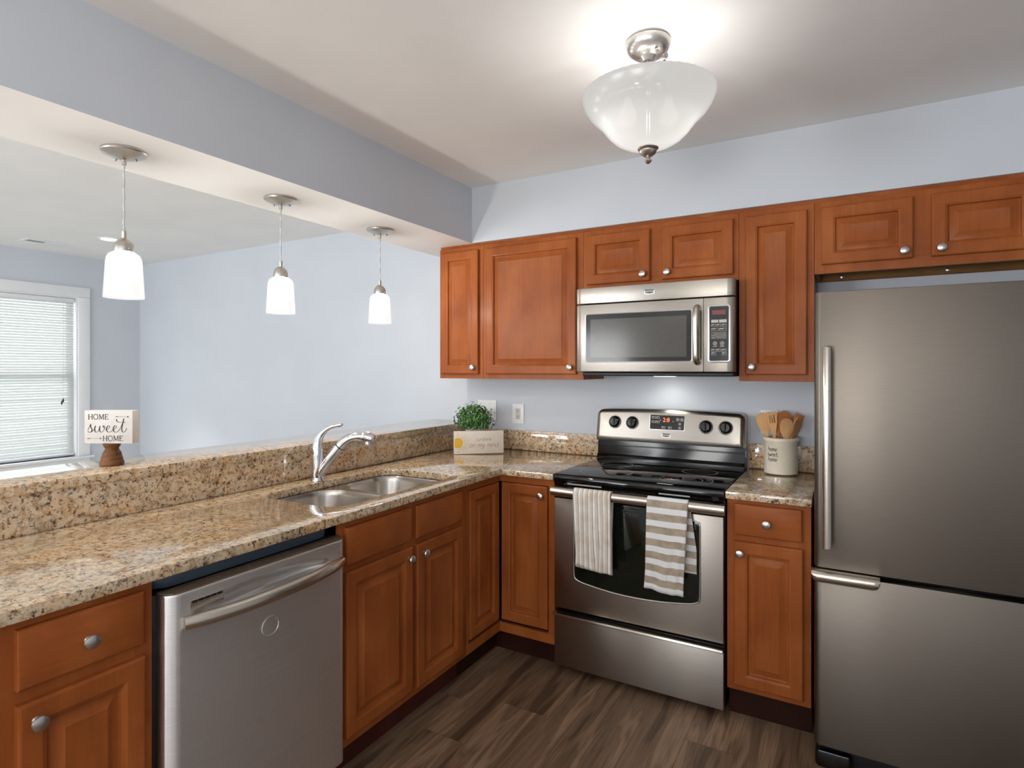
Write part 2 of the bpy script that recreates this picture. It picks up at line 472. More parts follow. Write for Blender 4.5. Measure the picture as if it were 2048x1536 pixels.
    def obj(s, name, mat, parent=None, smooth=35, mats=None):
        me = bpy.data.meshes.new(name)
        off = ORG.get(parent.name, Vector((0, 0, 0))) if parent else None
        if off is not None: bmesh.ops.translate(s.bm, vec=-off, verts=list(s.bm.verts))
        s.bm.to_mesh(me); s.bm.free()
        me.materials.append(mat)
        o = bpy.data.objects.new(name, me); COL.objects.link(o)
        if smooth:
            me.shade_smooth(); me.set_sharp_from_angle(angle=R(smooth))
        if parent:
            o.parent = parent; ORG[o.name] = off
        return o
def spline(pts, rads, k):
    P, Q = [], []
    n = len(pts)
    for i in range(n - 1):
        p0, p1, p2, p3 = pts[max(i - 1, 0)], pts[i], pts[i + 1], pts[min(i + 2, n - 1)]
        for j in range(k):
            t = j / k
            P.append(0.5 * ((2 * p1) + (p2 - p0) * t + (2 * p0 - 5 * p1 + 4 * p2 - p3) * t * t + (3 * p1 - p0 - 3 * p2 + p3) * t ** 3))
            Q.append(rads[i] * (1 - t) + rads[i + 1] * t)
    P.append(pts[-1]); Q.append(rads[-1])
    return P, Q
def rrect(a0, a1, b0, b1, r, n=5):
    out = []
    for cx, cy, s0 in ((a1 - r, b1 - r, 0), (a0 + r, b1 - r, 90), (a0 + r, b0 + r, 180), (a1 - r, b0 + r, 270)):
        for i in range(n + 1):
            t = R(s0 + 90 * i / n)
            out.append((cx + r * math.cos(t), cy + r * math.sin(t)))
    return out
def thing(name, label, cat, loc, group=None, kind=None):
    o = bpy.data.objects.new(name, None); COL.objects.link(o)
    o.empty_display_size = 0.1
    o.location = loc
    if label: o['label'] = label
    if cat: o['category'] = cat
    if group: o['group'] = group
    if kind: o['kind'] = kind
    ORG[o.name] = Vector(loc)
    return o
def tag(o, label, cat, group=None):
    o['label'] = label; o['category'] = cat
    if group: o['group'] = group
    return o
def struct(g, name, mat, label=None, parent=None, smooth=35):
    o = g.obj(name, mat, parent, smooth)
    if not parent: o['kind'] = 'structure'
    if label: o['label'] = label
    return o
def dup(root, loc, label):
    r = root.copy(); COL.objects.link(r); r.location = loc; r['label'] = label
    ORG[r.name] = Vector(loc)
    for ch in list(root.children):
        c = ch.copy(); COL.objects.link(c); c.parent = r
        for g in ch.children:
            q = g.copy(); COL.objects.link(q); q.parent = c
    return r
def face_S(y0): return lambda h, z, d: Vector((h, y0 - d, z))     # a face looking towards -y
def face_E(x0): return lambda h, z, d: Vector((x0 + d, h, z))     # a face looking towards +x

# ------------------------------------------------------------------ the room
WY = 3.095                      # rear wall
ZC, ZL, ZB = 2.44, 2.40, 2.124  # kitchen ceiling, living-room ceiling, header underside
XL, XR, YF = -5.912, 0.83, -3.3
struct(G().box(XL - 0.1, XR + 0.1, YF - 0.1, WY + 0.1, -0.1, 0.0), 'floor', M_FLOOR, 'brown-grey wood-look vinyl plank floor')
struct(G().box(XL, -2.285, YF, WY, 0.0, 0.012), 'floor', paint('carpet', (196, 188, 176), 0.95, 0.1, 0.3), 'light beige carpet added in the living room to bounce light upward')  # unseen pale carpet, added to bounce light up to the ceiling
struct(G().box(-1.9, XR + 0.1, YF - 0.1, WY + 0.1, ZC, ZC + 0.12), 'ceiling', M_WHITE_CEIL, 'white kitchen ceiling')
struct(G().box(XL - 0.1, -2.25, YF - 0.1, WY + 0.1, ZL, ZC + 0.12), 'ceiling', M_WHITE_CEIL, 'white living room ceiling beyond the header')
hd = G().box(-2.288, -1.873, YF, WY, ZB, ZC + 0.12)
me_h = struct(hd, 'wall_header', M_WALL, 'dropped header over the bar counter, blue-grey on the kitchen side')
me_h.data.materials.append(M_WHITE_CEIL)
for f in me_h.data.polygons:
    if f.normal.z < -0.5: f.material_index = 1
struct(G().box(XL - 0.12, XR + 0.12, WY, WY + 0.12, 0, ZC + 0.1), 'wall_rear', M_WALL, 'pale blue-grey rear wall')
struct(G().box(-1.873, XR, 2.797, WY, ZB, ZC), 'wall_soffit', M_WALL, 'pale blue-grey soffit over the wall cabinets')
struct(G().box(-2.106, XR, 2.815, WY - 0.002, 2.108, ZB), 'trim_1', M_WOOD_H, 'brown filler strip between the wall cabinets and the soffit')
w = G()
w.box(XR, XR + 0.12, YF, -1.9, 0, ZC); w.box(XR, XR + 0.12, -0.5, WY, 0, ZC)
w.box(XR, XR + 0.12, -1.9, -0.5, 0, 0.9); w.box(XR, XR + 0.12, -1.9, -0.5, 2.1, ZC)
struct(w, 'wall_right', M_WALL)
# side wall of the living room with the window opening
OY0, OY1, OZ0, OZ1 = 1.45, 2.575, 0.63, 2.04
w = G()
w.box(XL - 0.12, XL, YF, OY0, 0, ZC); w.box(XL - 0.12, XL, OY1, WY, 0, ZC)
w.box(XL - 0.12, XL, OY0, OY1, 0, OZ0); w.box(XL - 0.12, XL, OY0, OY1, OZ1, ZC)
struct(w, 'wall_left', M_WALL, 'pale blue-grey living room wall with the window')
# front wall (behind the viewer) with a window and glazed door added for fill light
w = G()
for x0, x1, z0, z1 in ((XL, -5.1, 0, ZC), (-5.1, -2.9, 0, 0.7), (-5.1, -2.9, 2.1, ZC), (-2.9, -1.25, 0, ZC), (-1.25, 0.15, 2.1, ZC), (0.15, XR, 0, ZC)):
    w.box(x0, x1, YF - 0.12, YF, z0, z1)
struct(w, 'wall_front', M_WALL)
def added_opening(name, x0, x1, z0, z1, bars):  # frame and pane of an unseen opening added for a fill light
    t = thing(name, None, None, ((x0 + x1) / 2, YF, z0), kind='structure')
    g = G()
    g.box(x0, x0 + 0.05, YF - 0.1, YF + 0.02, z0, z1); g.box(x1 - 0.05, x1, YF - 0.1, YF + 0.02, z0, z1)
    g.box(x0 + 0.05, x1 - 0.05, YF - 0.1, YF + 0.02, z1 - 0.05, z1); g.box(x0 + 0.05, x1 - 0.05, YF - 0.1, YF + 0.02, z0, z0 + 0.05)
    for b in bars: g.box(b - 0.03, b + 0.03, YF - 0.08, YF, z0 + 0.05, z1 - 0.05)
    g.obj('added_frame', M_TRIM, t)
    G().box(x0 + 0.05, x1 - 0.05, YF - 0.06, YF - 0.055, z0 + 0.05, z1 - 0.05).obj('pane', M_PANE, t)
added_opening('added_window_2', -5.1, -2.9, 0.7, 2.1, (-4.0,))  # added for the living-room fill, out of view
t = thing('added_window_3', None, None, (XR, -1.2, 0.9), kind='structure')  # unseen window in the right wall, added for the uplight
g = G()
g.box(XR - 0.02, XR + 0.1, -1.899, -1.85, 0.901, 2.099); g.box(XR - 0.02, XR + 0.1, -0.55, -0.501, 0.901, 2.099)
g.box(XR - 0.02, XR + 0.1, -1.85, -0.55, 2.05, 2.099); g.box(XR - 0.02, XR + 0.1, -1.85, -0.55, 0.901, 0.95)
g.box(XR + 0.02, XR + 0.08, -1.23, -1.17, 0.95, 2.05)
g.obj('added_frame', M_TRIM, t)
G().box(XR + 0.048, XR + 0.052, -1.85, -0.55, 0.95, 2.05).obj('pane', M_PANE, t)
added_opening('added_door_1', -1.25, 0.15, 0.0, 2.1, (-0.55,))  # unseen glazed door, added for the kitchen fill

# window_1: casing, jamb, stool, sash, pane
win = thing('window_1', 'white-cased living room window behind the lowered blind', None, (XL, (OY0 + OY1) / 2, OZ0), kind='structure')
g = G(); cw = 0.085
g.box(XL, XL + 0.018, OY1 - 0.004, OY1 + cw, OZ0 + 0.0005, OZ1 - 0.0045, 0.003)
g.box(XL, XL + 0.018, OY0 - cw, OY0 + 0.004, OZ0 + 0.0005, OZ1 - 0.0045, 0.003)
g.box(XL, XL + 0.018, OY0 - cw, OY1 + cw, OZ1 - 0.004, OZ1 + cw, 0.004)
g.obj('casing', M_TRIM, win)
g = G()
g.box(XL - 0.12, XL, OY1 - 0.016, OY1 - 0.001, OZ0, OZ1); g.box(XL - 0.12, XL, OY0 + 0.001, OY0 + 0.016, OZ0, OZ1)
g.box(XL - 0.12, XL, OY0 + 0.016, OY1 - 0.016, OZ1 - 0.016, OZ1 - 0.001)
g.obj('jamb', M_TRIM, win)
g = G().box(XL - 0.10, XL + 0.05, OY0 - cw - 0.025, OY1 + cw + 0.025, OZ0 - 0.022, OZ0, 0.005)
g.box(XL, XL + 0.016, OY0 - cw, OY1 + cw, OZ0 - 0.10, OZ0 - 0.022, 0.003)
g.obj('window_stool', M_TRIM, win)
g = G()
zm = (OZ0 + OZ1) / 2
for z0, z1, xo in ((OZ0, zm + 0.02, -0.085), (zm - 0.02, OZ1 - 0.016, -0.11)):
    g.box(XL + xo, XL + xo + 0.025, OY0 + 0.016, OY0 + 0.06, z0, z1); g.box(XL + xo, XL + xo + 0.025, OY1 - 0.06, OY1 - 0.016, z0, z1)
    g.box(XL + xo, XL + xo + 0.025, OY0 + 0.06, OY1 - 0.06, z0, z0 + 0.04); g.box(XL + xo, XL + xo + 0.025, OY0 + 0.06, OY1 - 0.06, z1 - 0.04, z1)
sash = g.obj('sash', M_TRIM, win)
G().box(XL - 0.10, XL - 0.097, OY0 + 0.03, OY1 - 0.03, OZ0 + 0.02, OZ1 - 0.03).obj('pane', M_PANE, sash)

# venetian blind
bl = thing('venetian_blind', 'white venetian blind lowered over the living room window', 'blind', (XL - 0.03, (OY0 + OY1) / 2, OZ0))
by0, by1 = OY0 + 0.022, OY1 - 0.024
G().box(XL - 0.052, XL - 0.012, by0, by1, OZ1 - 0.052, OZ1 - 0.018, 0.004).obj('headrail', M_TRIM, bl)
g = G(); z = OZ0 + 0.045; tilt = R(52); k = 0
while z < OZ1 - 0.055:
    c, s_ = math.cos(tilt) * 0.0125, math.sin(tilt) * 0.0125
    jit = random.uniform(-0.0012, 0.0012)
    rings = []
    for yy in (by0, by1):
        rings.append([(XL - 0.032 - c, yy, z + s_ + jit), (XL - 0.032, yy, z + 0.0022 + jit), (XL - 0.032 + c, yy, z - s_ + jit), (XL - 0.032, yy, z + 0.0012 + jit)])
    g.loops(rings); z += 0.0225
g.obj('slats', M_BLIND, bl)
G().box(XL - 0.045, XL - 0.020, by0, by1, OZ0 + 0.012, OZ0 + 0.030, 0.003).obj('bottom_rail', M_TRIM, bl)
for yy in (by0 + 0.10, (by0 + by1) / 2, by1 - 0.10):
    g = G(); g.box(XL - 0.0185, XL - 0.0170, yy - 0.001, yy + 0.001, OZ0 + 0.03, OZ1 - 0.05); g.obj('ladder_cord', M_TRIM, bl)
g = G().tube([(XL - 0.010, by1 - 0.085, OZ1 - 0.05), (XL - 0.008, by1 - 0.087, 1.6), (XL - 0.008, by1 - 0.088, 1.14)], 0.0015, 6)
pc = g.obj('pull_cord', M_OUT, bl)
g = G(); g.lathe([(0.002, 0), (0.006, -0.012), (0.007, -0.03), (0.004, -0.034)], (XL - 0.008, by1 - 0.088, 1.145), n=10)
g.lathe([(0.002, 0), (0.006, -0.012), (0.007, -0.03), (0.004, -0.034)], (XL - 0.006, by1 - 0.100, 1.125), n=10)
g.obj('tassel', M_SLOT, pc)

# half wall under the bar
struct(G().box(-2.285, -2.112, -0.02, WY, 0, 1.033), 'wall_peninsula', M_WALL, 'half wall carrying the bar top')
# baseboards in the living room
struct(G().box(XL, -2.285, WY - 0.014, WY, 0, 0.10, 0.003), 'baseboard_rear', M_TRIM)
struct(G().box(XL, XL + 0.014, YF, WY - 0.014, 0, 0.10, 0.003), 'baseboard_left', M_TRIM)

# ------------------------------------------------------------------ granite
# countertop (L-shaped, sink cut-out)
def sink_loop(grow=0.0, y0=1.455, y1=2.185, x0=-1.962, x1=-1.545, r=0.085):
    out = []
    for (px, py) in rrect(x0 - grow, x1 + grow, y0 - grow, y1 + grow, r + grow, 7):
        out.append((px, py))
    return out
ct = thing('countertop', 'speckled tan granite L-shaped countertop with the sink cut into it', 'countertop', (-1.77, 2.0, 0.884))
out = [(-2.108, -0.02), (-1.46, -0.02), (-1.46, 2.44), (-1.184, 2.44), (-1.184, 3.094), (-2.108, 3.094)]
G().prism(out, lambda a, b: (a, b, 0.884), lambda a, b: (a, b, 0.914), holes=[sink_loop()], bev=0.003).obj('slab', M_GRANITE, ct)
rc = thing('countertop', 'short granite countertop between the range and the refrigerator', 'countertop', (-0.27, 2.76, 0.884))
G().box(-0.422, -0.115, 2.44, 3.094, 0.884, 0.914, 0.003).obj('slab', M_GRANITE, rc)
tag(G().box(-2.109, -2.085, -0.02, 3.073, 0.9142, 1.0335, 0.0012).obj('backsplash', M_GRANITE), 'long granite backsplash strip behind the sink, under the bar top', 'backsplash', 'granite backsplash strips')
tag(G().box(-2.083, -1.184, 3.075, 3.0945, 0.9142, 1.030, 0.0015).obj('backsplash', M_GRANITE), 'granite backsplash strip on the rear wall left of the range', 'backsplash', 'granite backsplash strips')
tag(G().box(-0.422, -0.115, 3.075, 3.0945, 0.9142, 1.034, 0.0015).obj('backsplash', M_GRANITE), 'granite backsplash strip behind the utensil crock', 'backsplash', 'granite backsplash strips')
tag(G().box(-2.385, -2.068, -0.04, WY - 0.001, 1.0345, 1.067, 0.004).obj('bar_top', M_GRANITE), 'raised granite bar top along the half wall', 'countertop')

# ------------------------------------------------------------------ cabinets
def door(parent, M, h0, h1, z0, z1, name='door', fw=0.050, mat=None):
    prof = [(0, 0), (0, 0.0145), (0.0025, 0.018), (0.006, 0.0195), (fw - 0.008, 0.0195), (fw - 0.004, 0.0178), (fw, 0.0165), (fw + 0.003, 0.0070), (fw + 0.007, 0.0055), (fw + 0.011, 0.0065), (fw + 0.034, 0.0176), (fw + 0.0385, 0.0166)]
    lim = min(h1 - h0, z1 - z0) / 2 - 0.012
    if prof[-1][0] > lim:
        k = lim / prof[-1][0]; prof = [(a * k, d) for a, d in prof]
    rings = [[M(h0 + a, z0 + a, d), M(h1 - a, z0 + a, d), M(h1 - a, z1 - a, d), M(h0 + a, z1 - a, d)] for a, d in prof]
    return G().loops(rings).obj(name, mat or M_WOOD, parent, 20)
def slab_front(parent, M, h0, h1, z0, z1, name='drawer'):
    prof = [(0, 0), (0, 0.013), (0.0025, 0.0165), (0.007, 0.018), (0.014, 0.0195)]
    rings = [[M(h0 + a, z0 + a, d), M(h1 - a, z0 + a, d), M(h1 - a, z1 - a, d), M(h0 + a, z1 - a, d)] for a, d in prof]
    return G().loops(rings).obj(name, M_WOOD_H, parent, 20)
def knob(parent, M, h, z, d0=0.0195):
    at = M(h, z, d0); ax = M(h, z, d0 + 1) - at
    prof = [(0.008, 0.0), (0.0085, 0.002), (0.0055, 0.004), (0.005, 0.012), (0.009, 0.015), (0.0155, 0.018), (0.0165, 0.021), (0.015, 0.0245), (0.010, 0.027), (0.003, 0.028)]
    return G().lathe(prof, at, ax, 24).obj('knob', M_NICKEL, parent)
def carcass(parent, M, h0, h1, z0, z1, depth, top=True, t=0.016, zb=None, zs=None):
    """box of panels behind the face frame"""
    g = G()
    def bx(a0, a1, b0, b1, d0, d1):
        p, q = M(a0, b0, -d0), M(a1, b1, -d1)
        g.box(p.x, q.x, p.y, q.y, p.z, q.z)
    e = 0.0006; f = 0.020
    zb = z0 if zb is None else zb
    zs = z1 if zs is None else zs
    bx(h0 + e, h0 + t, z0, zs, f, depth); bx(h1 - t, h1 - e, z0, zs, f, depth)
    bx(h0 + t, h1 - t, z0, zs, depth - 0.006, depth)
    bx(h0 + t, h1 - t, zb, zb + t, f, depth - 0.006)
    if top: bx(h0 + t, h1 - t, z1 - t, z1, f, depth - 0.006)
    return g.obj('carcass', M_WOOD, parent)
def face_frame(parent, M, h0, h1, z0, z1, stiles, rails, mat=None):
    """stiles: inner vertical members [(a0,a1)]; rails: [(b0,b1)] full width between the end stiles"""
    g = G(); e = 0.0006; sw = 0.040
    def bx(a0, a1, b0, b1):
        p, q = M(a0, b0, 0), M(a1, b1, -0.0195)
        g.box(p.x, q.x, p.y, q.y, p.z, q.z, 0.0006, 1)
    bx(h0 + e, h0 + sw, z0, z1); bx(h1 - sw, h1 - e, z0, z1)
    for b0, b1 in rails: bx(h0 + sw, h1 - sw, b0, b1)
    rails = sorted(rails)
    for a0, a1 in stiles:
        for r0, r1 in zip(rails[:-1], rails[1:]): bx(a0, a1, r0[1], r1[0])
    return g.obj('face_frame', mat or M_WOOD, parent)

# --- wall cabinets (face frame plane y = 2.805)
FY = 2.805; SF = face_S(FY); DP = WY - FY - 0.002
UZ0, UZ1 = 1.345, 2.107
GW = 'wall cabinets along the rear wall'
def wall_cab(h0, h1, z0, doors, label, depth=DP, zb=None):
    t = thing('wall_cabinet', label, 'cabinet', ((h0 + h1) / 2, FY, z0), GW)
    carcass(t, SF, h0, h1, z0, UZ1, depth, zb=zb)
    st = [((a[1] + b[0]) / 2 - 0.038, (a[1] + b[0]) / 2 + 0.038) for a, b in zip(doors[:-1], doors[1:])]
    face_frame(t, SF, h0, h1, z0, UZ1, st, [(z0, z0 + 0.045), (UZ1 - 0.045, UZ1)])
    for (a, b, z_0, z_1, kh, kz) in doors:
        d = door(t, SF, a, b, z_0, z_1)
        knob(d, SF, kh, kz)
    return t
wall_cab(-2.106, -1.800, UZ0, [(-2.087, -1.826, 1.372, 2.082, -1.855, 1.408)], 'narrow wall cabinet at the left end of the row, over the plant')
wall_cab(-1.800, -1.183, UZ0, [(-1.773, -1.219, 1.372, 2.082, -1.248, 1.408)], 'wide single-door wall cabinet left of the microwave')
wall_cab(-1.183, -0.426, 1.804, [(-1.163, -0.831, 1.830, 2.082, -0.862, 1.862), (-0.773, -0.448, 1.830, 2.082, -0.744, 1.862)], 'short two-door wall cabinet above the microwave')
wall_cab(-0.426, -0.122, UZ0, [(-0.397, -0.149, 1.374, 2.082, -0.368, 1.408)], 'tall narrow wall cabinet between the microwave and the refrigerator')
fc = wall_cab(-0.122, 0.800, 1.804, [(-0.095, 0.226, 1.840, 2.083, 0.196, 1.868), (0.285, 0.605, 1.840, 2.083, 0.315, 1.868)], 'short two-door wall cabinet above the refrigerator', zb=1.853)
G().box(-0.105, 0.783, WY - 0.026, WY - 0.009, 1.806, 1.8525, 0.001).obj('mounting_rail', M_RAIL, fc)
mr = fc.children[-1]
for sx in (-0.023, 0.370):
    G().lathe([(0.0085, 0), (0.0085, 0.002), (0.005, 0.0035), (0.001, 0.0035)], (sx, WY - 0.026, 1.822), (0, -1, 0), 16).obj('screw', M_SILVER, mr)

# --- base cabinets
BZ0, BZ1 = 0.11, 0.8835
XF = -1.485; EF = face_E(XF); DE = 0.598
YB = 2.466; SB = face_S(YB); DB = WY - YB - 0.004
GB = 'base cabinets under the granite'
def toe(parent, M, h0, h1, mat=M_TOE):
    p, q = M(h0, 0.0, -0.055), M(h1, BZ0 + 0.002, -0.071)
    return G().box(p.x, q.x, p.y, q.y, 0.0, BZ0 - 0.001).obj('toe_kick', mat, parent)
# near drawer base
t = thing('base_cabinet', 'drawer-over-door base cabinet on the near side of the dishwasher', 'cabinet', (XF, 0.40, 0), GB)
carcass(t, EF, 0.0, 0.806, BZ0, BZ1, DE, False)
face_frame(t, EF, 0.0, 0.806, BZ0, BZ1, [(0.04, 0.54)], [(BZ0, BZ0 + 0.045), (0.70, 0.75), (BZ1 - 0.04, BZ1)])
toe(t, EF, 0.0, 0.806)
d = slab_front(t, EF, 0.531, 0.780, 0.738, 0.864); knob(d, EF, 0.657, 0.797)
d = door(t, EF, 0.531, 0.782, 0.140, 0.708); knob(d, EF, 0.561, 0.668)
# sink base
t = thing('base_cabinet', 'two-door base cabinet under the sink with two false drawer fronts', 'cabinet', (XF, 1.80, 0), GB)
carcass(t, EF, 1.418, 2.176, BZ0, BZ1, DE, False, zs=0.67)
face_frame(t, EF, 1.418, 2.176, BZ0, BZ1, [(1.768, 1.826)], [(BZ0, BZ0 + 0.045), (0.69, 0.75), (BZ1 - 0.035, BZ1)])
toe(t, EF, 1.418, 2.176)
slab_front(t, EF, 1.437, 1.776, 0.732, 0.860, 'drawer_front'); slab_front(t, EF, 1.808, 2.122, 0.732, 0.860, 'drawer_front')
d = door(t, EF, 1.434, 1.782, 0.145, 0.708); knob(d, EF, 1.753, 0.668)
d = door(t, EF, 1.808, 2.125, 0.142, 0.708); knob(d, EF, 1.842, 0.668)
# corner cabinet with two leaves meeting in the inner corner
t = thing('corner_cabinet', 'corner base cabinet with a folding door in the inner corner', 'cabinet', (-1.6, 2.6, 0), GB)
g = G()
g.box(-2.08, -2.068, 2.1775, 3.06, BZ0, BZ1); g.box(-2.068, -1.186, 3.06, 3.072, BZ0, BZ1)
g.box(-2.068, XF - 0.02, 2.1775, 2.193, BZ0, 0.67); g.box(-1.201, -1.186, YB + 0.02, 3.06, BZ0, BZ1)
g.box(-2.068, XF - 0.02, 2.193, 3.06, BZ0, BZ0 + 0.016); g.box(XF - 0.02, -1.201, YB + 0.02, 3.06, BZ0, BZ0 + 0.016)
g.obj('carcass', M_WOOD, t)
g = G()
g.box(XF - 0.0195, XF, 2.1775, YB + 0.0195, BZ1 - 0.035, BZ1, 0.0006, 1); g.box(XF, -1.186, YB, YB + 0.0195, BZ1 - 0.035, BZ1, 0.0006, 1)
g.box(XF - 0.0195, XF, 2.1775, YB + 0.0195, BZ0, BZ0 + 0.045, 0.0006, 1); g.box(XF, -1.186, YB, YB + 0.0195, BZ0, BZ0 + 0.045, 0.0006, 1)
g.box(XF - 0.0195, XF, 2.1775, 2.192, BZ0 + 0.045, BZ1 - 0.035, 0.0006, 1); g.box(-1.218, -1.186, YB, YB + 0.0195, BZ0 + 0.045, BZ1 - 0.035, 0.0006, 1)
g.obj('face_frame', M_WOOD, t)
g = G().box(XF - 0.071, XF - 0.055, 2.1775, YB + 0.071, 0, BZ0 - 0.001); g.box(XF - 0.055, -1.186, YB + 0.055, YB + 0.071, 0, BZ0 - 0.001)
g.obj('toe_kick', M_TOE_SHADE, t)
Mi = face_E(XF - 0.0195 + 0.0); Mj = face_S(YB + 0.0195)
door(t, face_E(XF - 0.012), 2.196, 2.452, 0.172, 0.846)
d = door(t, face_S(YB + 0.012), -1.474, -1.222, 0.172, 0.846); knob(d, face_S(YB + 0.012), -1.252, 0.803)
# right base
t = thing('base_cabinet', 'narrow drawer-over-door base cabinet between the range and the refrigerator', 'cabinet', (-0.27, YB, 0), GB)
carcass(t, SB, -0.4195, -0.1175, BZ0 + 0.012, BZ1, DB, False)
face_frame(t, SB, -0.4195, -0.1175, BZ0 + 0.012, BZ1, [], [(BZ0 + 0.012, BZ0 + 0.05), (0.70, 0.75), (BZ1 - 0.035, BZ1)])
p = G().box(-0.4195, -0.1175, YB + 0.055, YB + 0.071, 0.0, BZ0 + 0.011).obj('toe_kick', M_TOE_SHADE, t)
d = slab_front(t, SB, -0.391, -0.148, 0.744, 0.866); knob(d, SB, -0.270, 0.801)
d = door(t, SB, -0.391, -0.144, 0.146, 0.718); knob(d, SB, -0.367, 0.674)

# ------------------------------------------------------------------ sink and faucet
sk = thing('kitchen_sink', 'undermount stainless double-bowl sink set in the granite countertop', 'sink', (-1.75, 1.82, 0.70))
lo = (-1.955, -1.552)
bowls = ((1.466, 1.802), (1.838, 2.174))
hol = [rrect(lo[0], lo[1], b0, b1, 0.11, 8) for b0, b1 in bowls]
flange = rrect(-1.985, -1.515, 1.43, 2.21, 0.10, 7)
g = G()
g.prism(flange, lambda a, b: (a, b, 0.8805), lambda a, b: (a, b, 0.8832), holes=hol)
g.obj('rim', M_STEEL_S, sk)
for b0, b1 in bowls:
    rings = []
    for inset, z in ((0.0, 0.8830), (0.003, 0.876), (0.006, 0.86), (0.018, 0.73), (0.030, 0.705), (0.055, 0.692), (0.10, 0.688)):
        rings.append([(p[0], p[1], z) for p in rrect(lo[0] + inset, lo[1] - inset, b0 + inset, b1 - inset, max(0.11 - inset * 0.6, 0.03), 8)])
    bo = G().loops(rings, cap0=False).obj('bowl', M_STEEL_S, sk, 50)
    G().lathe([(0.042, 0.0), (0.042, 0.003), (0.030, 0.0035), (0.026, 0.0005), (0.004, 0.0005)], ((lo[0] + lo[1]) / 2, (b0 + b1) / 2, 0.688), n=24).obj('drain', M_CHROME, bo)

fa = thing('kitchen_faucet', 'chrome pull-out kitchen faucet behind the sink', 'faucet', (-1.994, 1.777, 0.914))
fx, fy = -1.994, 1.777
du = Vector((0.90, 0.436, 0))
def fp(t_, z_): return Vector((fx, fy, 0)) + du * t_ + Vector((0, 0, z_))
G().lathe([(0.030, 0.9145), (0.031, 0.918), (0.029, 0.926), (0.0265, 0.930), (0.0265, 0.9315)], (fx, fy, 0), n=32).obj('base_ring', M_CHROME, fa)
G().lathe([(0.0255, 0.9317), (0.0250, 0.96), (0.0245, 1.02), (0.0240, 1.056), (0.0225, 1.060)], (fx, fy, 0), n=32).obj('column', M_CHROME, fa)
g = G().tube([fp(0.006, 0.936), fp(0.020, 0.962), fp(0.052, 1.005), fp(0.080, 1.040), fp(0.098, 1.062)], [0.019, 0.021, 0.022, 0.0225, 0.0225], 20)
g.obj('spout', M_CHROME, fa, 60)
G().tube([fp(0.0985, 1.0625), fp(0.1005, 1.0650)], 0.0228, 20).obj('joint_ring', M_BLACK_M, fa, 60)
g = G().tube([fp(0.101, 1.0655), fp(0.122, 1.087), fp(0.150, 1.103), fp(0.178, 1.109), fp(0.204, 1.108)], [0.0222, 0.022, 0.0215, 0.021, 0.0215], 20)
g.tube([fp(0.200, 1.109), fp(0.212, 1.108), fp(0.228, 1.104), fp(0.242, 1.097), fp(0.250, 1.090)], [0.022, 0.0245, 0.0255, 0.0235, 0.016], 20)
sh = g.obj('spray_head', M_CHROME, fa, 60)
a = fp(0.226, 1.092); g = G().lathe([(0.020, 0), (0.0195, -0.016), (0.017, -0.018), (0.004, -0.018)], a, n=20)
g.obj('aerator', M_SILVER, sh)
lv = [fp(0.0, 1.058), fp(0.003, 1.082), fp(0.014, 1.112), fp(0.036, 1.136), fp(0.062, 1.150), fp(0.086, 1.155)]
g = G().tube(lv, [0.0225, 0.019, 0.015, 0.0115, 0.009, 0.0075], 18)
g.tube([fp(0.084, 1.155), fp(0.094, 1.157), fp(0.106, 1.160), fp(0.113, 1.161)], [0.007, 0.010, 0.0095, 0.004], 16)
g.obj('lever_handle', M_CHROME, fa, 60)

# ------------------------------------------------------------------ dishwasher
dw = thing('dishwasher', 'stainless dishwasher with a bowed bar handle under the peninsula counter', 'dishwasher', (-1.5, 1.115, 0))
DY0, DY1, DX = 0.822, 1.410, -1.442
G().box(-2.06, -1.4975, 0.8075, 1.4165, 0.10, 0.836, 0.003).obj('tub_body', M_BLACK_M, dw)
def dwx(y, z):
    """front surface of the door: edges roll back, a scoop sits above the handle"""
    x = DX
    e = min(y - DY0, DY1 - y)
    if e < 0.030: x -= 0.020 * (1 - e / 0.030) ** 2
    if z > 0.834: x -= 0.002 * ((z - 0.834) / 0.004) ** 2
    u = (y - 1.115) / 0.225
    if abs(u) < 1:
        top = 0.770 + 0.040 * math.sqrt(1 - u * u) + 0.006
        bot = 0.758
        if bot < z < top:
            k = (z - bot) / (top - bot)
            x -= 0.040 * (1 - u ** 4) * math.sin(PI * k) ** 0.7
    return x
ys = sorted(set([DY0 + (DY1 - DY0) * i / 60 for i in range(61)] + [DY0 + q for q in (0.002, 0.005, 0.01, 0.015, 0.02, 0.025, 0.03)] + [DY1 - q for q in (0.002, 0.005, 0.01, 0.015, 0.02, 0.025, 0.03)]))
zs = [0.105 + 0.59 * i / 8 for i in range(9)] + [0.70 + 0.134 * i / 34 for i in range(1, 35)] + [0.8365, 0.838]
rings = []
for z in zs:
    rings.append([(-1.496, DY0, z)] + [(dwx(y, z), y, z) for y in ys] + [(-1.496, DY1, z)])
dd = G().loops(rings).obj('door', M_STEEL_D, dw, 40)
